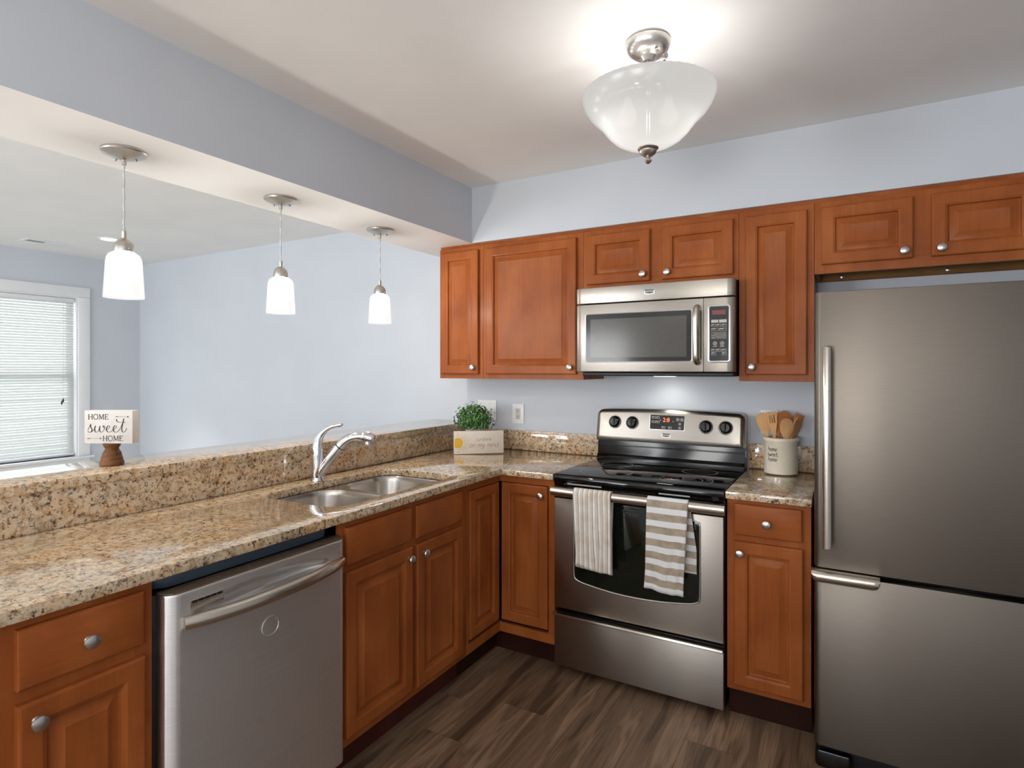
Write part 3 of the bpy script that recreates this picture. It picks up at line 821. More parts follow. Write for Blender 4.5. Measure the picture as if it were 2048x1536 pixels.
# handle: bowed bar
hp = []
for i in range(13):
    u = -1 + 2 * i / 12
    hp.append((DX + 0.008 + 0.042 * (1 - abs(u) ** 2.4), 1.118 + 0.262 * u, 0.768 + 0.004 * u))
G().tube(hp, [0.016] + [0.0190] * 11 + [0.016], 18, flat=0.8, smooth=3).obj('handle', M_HANDLE, dd, 60)
ME = face_E(DX)
g = G()
for i in range(5): g.box(DX - 0.001, DX + 0.0012, 0.881 + i * 0.0168, 0.881 + i * 0.0168 + 0.0145, 0.8055, 0.8105)
vt = G().box(DX - 0.001, DX + 0.0008, 0.876, 0.967, 0.786, 0.813, 0.0004, 1).obj('vent', M_HANDLE, dd)
g.obj('vent_slot', M_BLACK_M, vt)
g = G()
g.loops([[ME(1.113 + r * math.cos(2 * PI * i / 36), 0.660 + r * math.sin(2 * PI * i / 36), d_) for i in range(36)] for r, d_ in ((0.0285, -0.001), (0.0285, 0.0016), (0.0265, 0.0018), (0.0258, 0.0008), (0.004, 0.0012))])
g.obj('badge', M_STEEL_D, dd)
g = G().prism([(-1.4965, DY0 + 0.002), (-1.468, DY0 + 0.003), (-1.450, DY0 + 0.016), (-1.4455, DY0 + 0.034), (-1.4455, DY1 - 0.034), (-1.450, DY1 - 0.016), (-1.468, DY1 - 0.003), (-1.4965, DY1 - 0.002)], lambda a, b: (a, b, 0.8382), lambda a, b: (a, b, 0.8415), bev=0.001)
cs = g.obj('control_strip', M_DWTOP, dw)
for i in range(14): G().lathe([(0.0016, 0), (0.0014, 0.0006), (0.0002, 0.0008)], (-1.470, 0.94 + 0.031 * i, 0.8415), n=8).obj('indicator_mark', M_KEY, cs)
arc = [(-1.600, 0.815), (-1.600, 1.40), (-1.535, 1.40), (-1.506, 1.37), (-1.502, 1.33), (-1.501, 1.11), (-1.502, 0.89), (-1.506, 0.85), (-1.535, 0.815)]
G().prism(arc, lambda a, b: (a, b, 0.8415), lambda a, b: (a, b, 0.872), bev=0.004).obj('console', M_SLATE, dw)
G().box(-1.56, -1.545, 0.815, 1.409, 0.0, 0.099).obj('toe_panel', M_BLACK_M, dw)

# ------------------------------------------------------------------ range
RX0, RX1 = -1.180, -0.426
rg = thing('electric_range', 'stainless electric range with a black glass cooktop', 'stove', ((RX0 + RX1) / 2, 2.75, 0))
G().box(RX0 + 0.002, RX1 - 0.002, 2.478, 3.06, 0.03, 0.895, 0.002).obj('body', M_BLACK, rg)
# cooktop with rounded front
ctop = G().prism([(2.447, 0.868), (2.441, 0.885), (2.441, 0.902), (2.446, 0.912), (2.456, 0.9165), (2.972, 0.9165), (2.972, 0.896), (2.476, 0.896), (2.476, 0.868)], lambda a, b: (RX0, a, b), lambda a, b: (RX1, a, b), bev=0.003).obj('cooktop', M_GLASSTOP, rg)
def ring(cx, cy, r, wd=0.0036):
    z = 0.9165
    g = G()
    t = bmesh.new(); n = 56
    A = [t.verts.new((cx + (r) * math.cos(2 * PI * i / n), cy + r * math.sin(2 * PI * i / n), z + 0.0004)) for i in range(n)]
    B = [t.verts.new((cx + (r - wd) * math.cos(2 * PI * i / n), cy + (r - wd) * math.sin(2 * PI * i / n), z + 0.0004)) for i in range(n)]
    for i in range(n): t.faces.new((A[i], A[(i + 1) % n], B[(i + 1) % n], B[i]))
    g.take(t); return g
for cx, cy, r in ((-0.985, 2.605, 0.122), (-0.610, 2.590, 0.112), (-0.610, 2.590, 0.070), (-0.600, 2.815, 0.080), (-1.010, 2.825, 0.080)):
    ring(cx, cy, r).obj('burner_ring', M_GREY, ctop, 0)
# vent slots on the front edge strip
for a0, a1 in ((-1.110, -0.945), (-0.690, -0.560)):
    G().box(a0, a1, 2.4395, 2.446, 0.872, 0.8785, 0.001).obj('vent_slot', M_GREY, rg)
# oven door
od = G()
od.box(RX0 + 0.003, RX1 - 0.003, 2.443, 2.476, 0.300, 0.862, 0.004)
odr = od.obj('oven_door', M_STEEL, rg)
G().box(RX0 + 0.004, RX1 - 0.004, 2.4405, 2.446, 0.806, 0.861, 0.001).obj('door_top_band', M_BLACK, odr)
wx0, wx1 = -1.078, -0.521
bot = [(wx0 + 0.035 + (wx1 - wx0 - 0.07) * i / 12, 0.437 - 0.022 * (1 - ((i - 6) / 6) ** 2)) for i in range(13)]
outl = [(wx0, 0.470), (wx0 + 0.010, 0.447)] + bot + [(wx1 - 0.010, 0.447), (wx1, 0.470), (wx1, 0.758), (wx1 - 0.008, 0.772), (wx1 - 0.022, 0.776), (wx1 - 0.036, 0.778), (wx1 - 0.040, 0.786), (wx1 - 0.040, 0.8055), (wx0 + 0.040, 0.8055), (wx0 + 0.040, 0.786), (wx0 + 0.036, 0.778), (wx0 + 0.022, 0.776), (wx0 + 0.008, 0.772), (wx0, 0.758)]
G().prism(outl, lambda a, b: (a, 2.444, b), lambda a, b: (a, 2.4412, b), bev=0.001).obj('window_glass', M_OVENGLASS, odr)
rim = [(a, 2.4418, b) for a, b in [(wx0, 0.758), (wx0, 0.6), (wx0, 0.470), (wx0 + 0.010, 0.447)] + bot + [(wx1 - 0.010, 0.447), (wx1, 0.470), (wx1, 0.6), (wx1, 0.758), (wx1 - 0.008, 0.772), (wx1 - 0.022, 0.777)]]
G().tube(rim, 0.0042, 10, smooth=2).obj('window_rim', M_SILVER, odr, 60)
# oven handle
hz, hy = 0.848, 2.385
g = G().tube([(RX0 + 0.032, hy, hz), (RX0 + 0.042, hy, hz), (-0.80, hy, hz), (RX1 - 0.016, hy, hz), (RX1 - 0.006, hy, hz)], [0.018, 0.0205, 0.0205, 0.0205, 0.018], 22, flat=0.72, smooth=4)
g.box(RX0 + 0.037, RX0 + 0.067, hy + 0.006, 2.442, hz - 0.013, hz + 0.013, 0.003); g.box(RX1 - 0.045, RX1 - 0.015, hy + 0.006, 2.442, hz - 0.013, hz + 0.013, 0.003)
g.obj('handle', M_HANDLE, odr, 50)
# drawer
dr = G().box(RX0 + 0.003, RX1 - 0.003, 2.443, 2.476, 0.034, 0.280, 0.003).obj('storage_drawer', M_STEEL, rg)
G().prism([(2.446, 0.265), (2.428, 0.268), (2.421, 0.274), (2.423, 0.281), (2.446, 0.285)], lambda a, b: (RX0 + 0.003, a, b), lambda a, b: (RX1 - 0.003, a, b), bev=0.001).obj('drawer_lip', M_HANDLE, dr)
for sx in (RX0 + 0.05, RX1 - 0.05):
    G().lathe([(0.018, 0.0), (0.018, 0.012), (0.008, 0.014), (0.008, 0.031)], (sx, 2.52, 0), n=16).obj('leveling_foot', M_BLACK_M, rg)
# backguard
bg = G().prism([(2.975, 0.897), (2.975, 0.93), (2.990, 0.945), (2.996, 1.018), (3.06, 1.018), (3.06, 0.897)], lambda a, b: (RX0 + 0.001, a, b), lambda a, b: (RX1 - 0.001, a, b), bev=0.002)
bg.box(RX0 + 0.004, RX1 - 0.004, 2.982, 2.990, 0.990, 0.996, 0.001)
bg.obj('backguard', M_BLACK, rg)
def cpt(a, v, d):
    """control panel face, leaning back; v runs from 0 (bottom) to 1 (top), d outwards"""
    return Vector((a, 2.972 + 0.030 * v - d, 1.019 + 0.163 * v + d * 0.18))
n = 17
def crown(a): return 1.0 + 0.055 * (1 - ((a - (RX0 + RX1) / 2) / ((RX1 - RX0) / 2)) ** 2)
def panel_loop(ins, d):
    a0, a1 = RX0 + ins, RX1 - ins; v0 = ins / 0.163; r = max(0.030 - ins, 0.004); rv = r / 0.163
    pts = []
    pts += [(a0 + (a1 - a0) * i / n, v0) for i in range(n + 1)]
    top = []
    for i in range(n + 1):
        f = i / n
        aa = a1 - r - (a1 - a0 - 2 * r) * f
        top.append((aa, crown(aa) - v0))
    arc_r = [(a1 - r + r * math.cos(R(t)), crown(a1) - v0 - rv + rv * math.sin(R(t))) for t in (0, 30, 60)]
    arc_l = [(a0 + r - r * math.cos(R(t)), crown(a0) - v0 - rv + rv * math.sin(R(t))) for t in (60, 30, 0)]
    return [cpt(a, v, d) for a, v in pts + arc_r + top + arc_l]
rings = [[p + Vector((0, 0.055, 0)) for p in panel_loop(0, 0)], panel_loop(0, 0), panel_loop(0.003, 0.004), panel_loop(0.019, 0.013), panel_loop(0.022, 0.0135)]
cp = G().loops(rings).obj('control_panel', M_STEEL, rg, 30)
CPD = 0.0135
MC = lambda a, v, d: cpt(a, v, CPD + d)
def CP(h, z, d):  # panel coordinates in metres: h along x, z along the panel height
    return cpt(h, z / 0.163, CPD + d)
ax = (CP(0, 0, 1) - CP(0, 0, 0)).normalized()
for kx, kz, big in ((-1.075, 0.097, 0), (-0.980, 0.097, 0), (-0.605, 0.092, 1), (-0.512, 0.092, 1)):
    r = 0.026
    kb = G().lathe([(r + 0.006, 0), (r + 0.006, 0.0015), (r + 0.002, 0.002), (r - 0.002, 0.004), (r - 0.003, 0.016), (r - 0.006, 0.0195), (0.002, 0.020)], CP(kx, kz, 0), ax, 32).obj('control_knob', M_BLACK, cp)
    g = G(); pr = [CP(kx, kz + t, 0.0198) for t in (-0.018, 0.0, 0.020)]
    g.tube(pr, [0.004, 0.0045, 0.004], 8)
    g.obj('knob_grip', M_BLACK, kb)
    t = bmesh.new(); nn = 40
    A = [t.verts.new(CP(kx + 0.0345 * math.cos(2 * PI * i / nn), kz + 0.0345 * math.sin(2 * PI * i / nn), 0.0005)) for i in range(nn)]
    B = [t.verts.new(CP(kx + 0.0325 * math.cos(2 * PI * i / nn), kz + 0.0325 * math.sin(2 * PI * i / nn), 0.0005)) for i in range(nn)]
    for i in range(nn): t.faces.new((A[i], A[(i + 1) % nn], B[(i + 1) % nn], B[i]))
    g = G(); g.take(t); g.obj('dial_ring', M_SLOT, cp, 0)
g = G().prism(rrect(-0.888, -0.708, 0.066, 0.143, 0.006), lambda a, b: CP(a, b, -0.001), lambda a, b: CP(a, b, 0.0016), bev=0.0006)
g.obj('display_bezel', M_SILVER, cp)
ds = G().prism(rrect(-0.885, -0.711, 0.069, 0.140, 0.004), lambda a, b: CP(a, b, 0.0010), lambda a, b: CP(a, b, 0.0022)).obj('display', M_BLACK, cp)
DD = 0.0024
def icons(frames, circles, dashes):
    g = G()
    for (a, b, w_, h_) in frames:
        for x0, x1, y0, y1 in ((a, a + w_, b, b + 0.0015), (a, a + w_, b + h_ - 0.0015, b + h_), (a, a + 0.0015, b, b + h_), (a + w_ - 0.0015, a + w_, b, b + h_), (a + 0.003, a + w_ * 0.6, b + h_ * 0.55, b + h_ * 0.75)):
            g.loops([[CP(x0, y0, DD), CP(x1, y0, DD), CP(x1, y1, DD), CP(x0, y1, DD)]], cap0=False)
    for (a, b, r) in circles:
        g.strip([(a + r * math.cos(t * PI / 5), b + r * math.sin(t * PI / 5)) for t in range(10)], 0.0015, CP, DD, closed=True, smooth=2)
        g.strip([(a - r * 0.4, b), (a + r * 0.4, b)], r * 0.8, CP, DD, smooth=1)
    for x0, x1, y, w_ in dashes: g.strip([(x0, y), (x1, y)], w_, CP, DD, smooth=1)
    g.obj('key_print', M_KEY, ds, 0)
icons([(-0.877, 0.123, 0.019, 0.011), (-0.855, 0.123, 0.019, 0.011), (-0.877, 0.101, 0.019, 0.011), (-0.855, 0.101, 0.019, 0.011)], [], [(-0.832, -0.829, 0.116, 0.006)])
icons([(-0.824, 0.074, 0.018, 0.011), (-0.791, 0.074, 0.018, 0.011)], [], [])
icons([], [(-0.744, 0.122, 0.008), (-0.723, 0.122, 0.008), (-0.733, 0.100, 0.006), (-0.733, 0.080, 0.006)], [(-0.770, -0.764, 0.112, 0.003)])
G().text('2:8', 0.030, CP, (-0.802, 0.108), DD).obj('clock_digits', M_LED_O, ds, 0)
def badge(parent, M, h, z, w_, h_, proud):
    o = [(h - w_ / 2, z + h_ / 2), (h - w_ / 2, z - h_ * 0.25), (h - w_ * 0.42, z - h_ * 0.38), (h, z - h_ / 2), (h + w_ * 0.42, z - h_ * 0.38), (h + w_ / 2, z - h_ * 0.25), (h + w_ / 2, z + h_ / 2)]
    b_ = G().prism(o, lambda a, b: M(a, b, -0.0005), lambda a, b: M(a, b, proud), bev=proud * 0.3).obj('brand_badge', M_SILVER, parent)
    i_ = [(h + (a - h) * 0.84, z + (b - z) * 0.74 + h_ * 0.02) for a, b in o]
    p_ = G().prism(i_, lambda a, b: M(a, b, proud - 0.0002), lambda a, b: M(a, b, proud + 0.0006)).obj('badge_field', M_FRBODY, b_)
    G().text('MAYTAG', w_ * 0.215, M, (h, z - w_ * 0.04), proud + 0.0009).obj('badge_lettering', M_SILVER, p_, 0)
badge(cp, CP, -0.800, 0.040, 0.046, 0.024, 0.002)

# ------------------------------------------------------------------ towels on the oven handle
def towel(label, x0, x1, zf, zb, mat, sway, back_dx, ragged):
    me = bpy.data.meshes.new('dish_towel')
    bm = bmesh.new(); uvl = bm.loops.layers.uv.new('UVMap')
    ry, rz = 0.0185, 0.0245
    path = []
    nf = 26
    for i in range(nf + 1):
        z = zf + (hz - zf) * i / nf
        path.append((hy - ry, z, 0))
    for i in range(1, 12):
        a = PI - PI * i / 12
        path.append((hy + ry * math.cos(a), hz + rz * math.sin(a), 1))
    nb = 22
    for i in range(nb + 1):
        z = hz - (hz - zb) * i / nb
        path.append((hy + ry, z, 2))
    nu = 22; s = 0; prev = None; rows = []
    for (y, z, part) in path:
        if prev: s += math.hypot(y - prev[0], z - prev[1])
        prev = (y, z)
        row = []
        down = max(0, (hz - z)) / (hz - zf)
        for j in range(nu + 1):
            u = j / nu
            x = x0 + (x1 - x0) * u
            yy, zz = y, z
            if part == 0:
                x += sway * down + 0.004 * math.sin(3 * down + 9 * u) * down + (0.5 - u) * ragged * 0.25 * down
                yy += -0.003 * down * math.sin(21 * u + 9 * down) * math.sin(5 * down + 2 * u) - 0.004 * math.sin(7 * u + 2.2 * down) * down - 0.003 * math.sin(15 * u * u + 6 * down) * down - 0.008 * down * math.sin(PI * u)
                zz += ragged * (0.5 - u) * down ** 2 + 0.003 * math.sin(9 * u) * down
            elif part == 2:
                x += back_dx * min(1, down * 2.0)
                yy += 0.006 * math.sin(5 * u + 3 * down) * down * 0.5 + 0.002
                zz += ragged * (0.5 - u) * 0.6 * down ** 2
            v = bm.verts.new((x, min(yy, 2.4375), zz)); row.append((v, u * (x1 - x0), s))
        rows.append(row)
    for a, b in zip(rows[:-1], rows[1:]):
        for j in range(nu):
            q = (a[j], a[j + 1], b[j + 1], b[j])
            f = bm.faces.new([k[0] for k in q])
            for lp, k in zip(f.loops, q): lp[uvl].uv = (k[1], k[2])
    base = Vector(((x0 + x1) / 2, hy, hz))
    bmesh.ops.translate(bm, vec=-base, verts=list(bm.verts))
    bm.normal_update(); bm.to_mesh(me); bm.free()
    me.materials.append(mat); me.shade_smooth()
    o = bpy.data.objects.new('dish_towel', me); o.location = base; COL.objects.link(o)
    md = o.modifiers.new('thick', 'SOLIDIFY'); md.thickness = 0.0022; md.offset = 1.0
    return tag(o, label, 'towel', 'dish towels on the oven handle')
towel('cream dish towel with thin grey vertical stripes, left on the oven handle', -1.050, -0.876, 0.530, 0.512, M_TOWEL_V, 0.010, -0.006, 0.018)
towel('beige and white broad-striped dish towel, right on the oven handle', -0.718, -0.552, 0.492, 0.575, M_TOWEL_H, -0.013, 0.026, 0.010)

# ------------------------------------------------------------------ microwave
mw = thing('microwave', 'stainless over-the-range microwave between the wall cabinets', 'microwave', (-0.80, 2.9, 1.385))
MX0, MX1, MY = -1.178, -0.4275, 2.690
G().box(MX0 + 0.004, MX1 - 0.004, 2.735, 3.09, 1.384, 1.802, 0.003).obj('body', M_BLACK_M, mw)
def front_plan(a0, a1, left, right, back=2.734, y=MY):
    pts = [(a0, back)]
    if left: pts += [(a0, y + 0.012), (a0 + 0.004, y + 0.008), (a0 + 0.012, y + 0.005), (a0 + 0.026, y + 0.001)]
    pts += [(a0 + (0.032 if left else 0), y), (a1 - (0.032 if right else 0), y)]
    if right: pts += [(a1 - 0.026, y + 0.001), (a1 - 0.012, y + 0.005), (a1 - 0.004, y + 0.008), (a1, y + 0.012)]
    pts += [(a1, back)]
    return pts
def mwpanel(name, a0, a1, z0, z1, l, r):
    return G().prism(front_plan(a0, a1, l, r), lambda a, b: (a, b, z0), lambda a, b: (a, b, z1), bev=0.002).obj(name, M_STEEL, mw, 30)
tp = mwpanel('top_panel', MX0, MX1, 1.7225, 1.799, True, True)
md_ = mwpanel('door', MX0, -0.5590, 1.3875, 1.7165, True, False)
cpn = mwpanel('control_panel', -0.5565, MX1, 1.3875, 1.7165, False, True)
MM = face_S(MY)
badge(tp, MM, -0.803, 1.7615, 0.050, 0.027, 0.002)
g = G().prism(rrect(-1.126, -0.606, 1.432, 1.671, 0.012), lambda a, b: MM(a, b, -0.001), lambda a, b: MM(a, b, 0.0018), bev=0.0008)
g.obj('window_trim', M_SILVER, md_)
gl = G().prism(rrect(-1.122, -0.610, 1.436, 1.667, 0.009), lambda a, b: MM(a, b, 0.0), lambda a, b: MM(a, b, 0.0024)).obj('window_glass', M_MWGLASS, md_)
G().prism(rrect(-1.098, -0.632, 1.456, 1.643, 0.004), lambda a, b: MM(a, b, 0.002), lambda a, b: MM(a, b, 0.0028)).obj('window_screen', M_MWSCREEN, gl)
hx = -0.582
g = G().tube([MM(hx, 1.675, -0.004), MM(hx, 1.672, 0.022), MM(hx, 1.655, 0.036), MM(hx, 1.60, 0.041), MM(hx, 1.553, 0.042), MM(hx, 1.50, 0.041), MM(hx, 1.450, 0.036), MM(hx, 1.434, 0.022), MM(hx, 1.431, -0.004)], [0.0155, 0.0155, 0.015, 0.0145, 0.0145, 0.0145, 0.015, 0.0155, 0.0155], 18, smooth=4)
g.obj('handle', M_HANDLE, md_, 60)
bz = G().prism(rrect(-0.540, -0.4425, 1.427, 1.686, 0.014), lambda a, b: MM(a, b, -0.001), lambda a, b: MM(a, b, 0.0035), bev=0.0025).obj('keypad_bezel', M_SILVER, cpn)
kp = G().prism(rrect(-0.532, -0.4500, 1.436, 1.677, 0.008), lambda a, b: MM(a, b, 0.002), lambda a, b: MM(a, b, 0.0042)).obj('keypad', M_BLACK, bz)
G().loops([[MM(-0.520, 1.640, 0.0046), MM(-0.463, 1.640, 0.0046), MM(-0.463, 1.660, 0.0046), MM(-0.520, 1.660, 0.0046)]], cap0=False).obj('display', M_LED_R, bz, 0)
g = G(); KD = 0.0046
def frame2(a0, a1, b0, b1, w_=0.0012, bar=True):
    for x0, x1, y0, y1 in ((a0, a1, b0, b0 + w_), (a0, a1, b1 - w_, b1), (a0, a0 + w_, b0, b1), (a1 - w_, a1, b0, b1)) + (((a0 + 0.002, a0 + (a1 - a0) * 0.62, b0 + (b1 - b0) * 0.55, b0 + (b1 - b0) * 0.8),) if bar else ()):
        g.loops([[MM(x0, y0, KD), MM(x1, y0, KD), MM(x1, y1, KD), MM(x0, y1, KD)]], cap0=False)
for a0, a1 in ((-0.5235, -0.4935), (-0.4905, -0.4585)):
    g.loops([[MM(a0, 1.6045, KD), MM(a1, 1.6045, KD), MM(a1, 1.618, KD), MM(a0, 1.618, KD)]], cap0=False)
for i in range(3): frame2(-0.5235 + i * 0.0222, -0.504 + i * 0.0222, 1.587, 1.5985)
for a0, a1 in ((-0.5235, -0.4935), (-0.4905, -0.4595)): frame2(a0, a1, 1.5685, 1.5805)
for r_, lab in enumerate(('12345', '67890')):
    for i, ch in enumerate(lab):
        a0 = -0.5235 + i * 0.0130; b0 = 1.5495 - r_ * 0.0155
        frame2(a0, a0 + 0.0115, b0, b0 + 0.0135, 0.0009, False)
        g.text(ch, 0.0105, MM, (a0 + 0.00575, b0 + 0.0030), KD)
for a in (-0.508, -0.4775):
    g.strip([(a + 0.0078 * math.cos(t * PI / 6), 1.513 + 0.0078 * math.sin(t * PI / 6)) for t in range(12)], 0.0022, MM, KD, closed=True, smooth=1)
    g.strip([(a - 0.003, 1.513), (a + 0.003, 1.513)], 0.006, MM, KD, smooth=1); g.strip([(a - 0.009, 1.500), (a + 0.009, 1.500)], 0.0025, MM, KD, smooth=1)
for i in range(3): frame2(-0.5235 + i * 0.0222, -0.504 + i * 0.0222, 1.477, 1.4885)
frame2(-0.5235, -0.504, 1.4615, 1.4735); frame2(-0.4785, -0.4590, 1.4615, 1.4735)
g.obj('key_print', M_KEY, kp, 0)
G().box(MX0 + 0.03, MX1 - 0.006, 2.705, 3.05, 1.366, 1.3835, 0.004).obj('grease_filter_tray', M_BLACK_M, mw)
G().box(-0.85, -0.75, 2.92, 2.99, 1.3625, 1.3658, 0.001).obj('lamp_lens', M_LENS, mw)
hl = bpy.data.lights.new('hood_lamp', 'SPOT'); hl.energy = P_HOOD * 8; hl.color = (1.0, 0.95, 0.88); hl.spot_size = R(130); hl.spot_blend = 0.7; hl.shadow_soft_size = 0.03
ho = bpy.data.objects.new('hood_lamp', hl); ho.location = (-0.80, 2.955, 1.355); ho.rotation_euler = (R(18), 0, 0); COL.objects.link(ho)

# ------------------------------------------------------------------ refrigerator
fr = thing('refrigerator', 'stainless bottom-freezer refrigerator at the right end of the kitchen', 'refrigerator', (0.32, 2.7, 0))
FX0, FX1, FYY = -0.101, 0.735, 2.290
G().box(FX0 + 0.008, FX1 - 0.008, 2.372, 3.06, 0.055, 1.655, 0.006).obj('body', M_FRBODY, fr)
def fdoor(name, z0, z1):
    o = [(FX0 + 0.002, 2.366), (FX0, 2.352), (FX0, FYY + 0.022)]
    o += [(FX0 + 0.022 - 0.022 * math.cos(R(t)), FYY + 0.022 - 0.022 * math.sin(R(t))) for t in (18, 36, 54, 72, 90)]
    o += [(FX0 + (FX1 - FX0) * f, FYY - 0.004 * math.sin(PI * f)) for f in (0.25, 0.5, 0.75)]
    o += [(FX1 - 0.022 + 0.022 * math.cos(R(t)), FYY + 0.022 - 0.022 * math.sin(R(t))) for t in (90, 72, 54, 36, 18, 0)]
    o += [(FX1, 2.352), (FX1 - 0.002, 2.366)]
    return G().prism(o, lambda a, b: (a, b, z0), lambda a, b: (a, b, z1), bev=0.003).obj(name, M_STEEL_F, fr, 30)
ud = fdoor('upper_door', 0.712, 1.667)
ld = fdoor('freezer_drawer', 0.095, 0.694)
g = G()
hx0 = -0.0595
rings = []
for z, k in ((0.790, 0.7), (0.793, 1.0), (1.10, 1.0), (1.472, 1.0), (1.476, 0.85), (1.478, 0.5)):
    ring_ = []
    for i in range(20):
        t = 2 * PI * i / 20
        ring_.append((hx0 + 0.0145 * k * math.cos(t), 2.243 + 0.0125 * k * math.sin(t), z))
    rings.append(ring_)
g.loops(rings)
for z in (0.83, 1.435): g.box(hx0 - 0.008, hx0 + 0.008, 2.25, 2.292, z - 0.012, z + 0.012, 0.003)
g.obj('door_handle', M_HANDLE, ud, 50)
lip = [(2.292, 0.7085), (2.268, 0.7105), (2.254, 0.704), (2.248, 0.690), (2.252, 0.676), (2.262, 0.6695), (2.268, 0.674), (2.262, 0.688), (2.270, 0.698), (2.292, 0.699)]
g = G()
rings = []
for x, k in ((-0.108, 0.55), (-0.102, 0.86), (-0.092, 1.0), (0.075, 1.0), (0.087, 0.86), (0.093, 0.55)):
    rings.append([(x, 2.292 + (y - 2.292) * (0.75 + 0.25 * k), 0.7085 + (z - 0.7085) * k) for y, z in lip])
g.loops(rings)
g.obj('freezer_handle', M_HANDLE, ld, 50)
g = G().box(FX0 + 0.012, FX1 - 0.012, 2.345, 2.385, 0.012, 0.090, 0.004)
g.obj('base_grille', M_BLACK_M, fr)
g = G().prism([(FX0 + 0.002, 2.40), (FX0 + 0.002, 2.330), (FX0 + 0.012, 2.318), (FX0 + 0.105, 2.318), (FX0 + 0.115, 2.330), (FX0 + 0.115, 2.40)], lambda a, b: (a, b, 0.002), lambda a, b: (a, b, 0.062), bev=0.008)
g.obj('roller_cover', M_BLACK, fr)
for fxx, fyy in ((FX1 - 0.06, 2.42), (FX0 + 0.06, 3.0), (FX1 - 0.06, 3.0)):
    G().lathe([(0.02, 0), (0.02, 0.056)], (fxx, fyy, 0), n=16).obj('foot', M_BLACK_M, fr)

# ------------------------------------------------------------------ pendants
GP = 'pendant lamps over the bar'
px, py = -2.083, 1.040
pd = thing('pendant_lamp', 'frosted glass pendant nearest the viewer, above the block sign', 'lamp', (px, py, ZB), GP)
g = G().lathe([(0.067, 0.0), (0.068, -0.006), (0.066, -0.010), (0.054, -0.016), (0.036, -0.023), (0.016, -0.029), (0.0075, -0.031), (0.0075, -0.046), (0.006, -0.047)], (px, py, ZB - 0.0004), n=40)
cn = g.obj('canopy', M_NICKEL, pd)
for a in (0.9, 3.4): G().lathe([(0.004, 0), (0.005, -0.004), (0.003, -0.008)], (px + 0.035 * math.cos(a), py + 0.035 * math.sin(a), ZB - 0.0235), n=10).obj('canopy_screw', M_SILVER, cn)
pts = [(px + 0.0012 * math.sin(i * 1.1), py + 0.0012 * math.cos(i * 1.1), ZB - 0.045 - (ZB - 0.045 - 1.855) * i / 24) for i in range(25)]
G().tube(pts, 0.0026, 8, smooth=2).obj('cord', M_CORD, pd, 60)
g = G().lathe([(0.0065, 1.858), (0.0075, 1.857), (0.0075, 1.834), (0.014, 1.831), (0.022, 1.824), (0.028, 1.813), (0.0305, 1.800), (0.0305, 1.788), (0.026, 1.786)], (px, py, 0), n=32)
sc = g.obj('socket_cap', M_NICKEL, pd)
G().lathe([(0.003, 0), (0.003, 0.005), (0.001, 0.006)], (px + 0.030, py, 1.797), (1, 0, 0), 10).obj('set_screw', M_SILVER, sc)
outer = [(0.026, 1.7865), (0.036, 1.7850), (0.045, 1.7785), (0.0500, 1.768), (0.0520, 1.755), (0.0545, 1.715), (0.0570, 1.675), (0.0588, 1.642), (0.0590, 1.636)]
inner = [(r - 0.003, z if i else z - 0.003) for i, (r, z) in enumerate(outer)][::-1]
inner = [(0.003, 1.6415), (0.050, 1.6415), (0.0545, 1.645)] + [(r, min(z, 1.7835)) for r, z in inner[2:]]
G().lathe(outer + [(0.0565, 1.6355), (0.050, 1.638), (0.003, 1.638)] + inner, (px, py, 0), n=40, cap0=False, cap1=False).obj('glass_shade', M_SHADE, pd, 60)  # closed bottom disc added to cut the light falling straight down
g = G().lathe([(0.012, 1.786), (0.013, 1.765), (0.017, 1.752), (0.026, 1.735), (0.029, 1.715), (0.026, 1.697), (0.016, 1.685), (0.002, 1.681)], (px, py, 0), n=20)
def bulb_mat(name, s):
    m, nt, b = new_mat(name)
    out = nt.nodes['Material Output']
    em = N(nt, 'ShaderNodeEmission'); em.inputs['Color'].default_value = (1, 0.95, 0.87, 1); em.inputs['Strength'].default_value = s
    tr = N(nt, 'ShaderNodeBsdfTransparent'); a = N(nt, 'ShaderNodeAddShader')
    nt.links.new(em.outputs[0], a.inputs[0]); nt.links.new(tr.outputs[0], a.inputs[1]); nt.links.new(a.outputs[0], out.inputs['Surface'])
    nt.nodes.remove(b); return m
M_BULB = bulb_mat('bulb_glow', 0.4)
g.obj('bulb', M_BULB, pd)
point('pendant_light', (px, py, 1.768), P_PEND, C_PEND, 0.026)
for (qx, qy, lab) in ((-2.085, 1.660, 'frosted glass pendant in the middle of the three, hanging behind the sink'), (-2.100, 2.282, 'frosted glass pendant farthest from the viewer, nearest the wall cabinets')):
    dup(pd, (qx, qy, ZB), lab)
    point('pendant_light', (qx, qy, 1.768), P_PEND, C_PEND, 0.026)

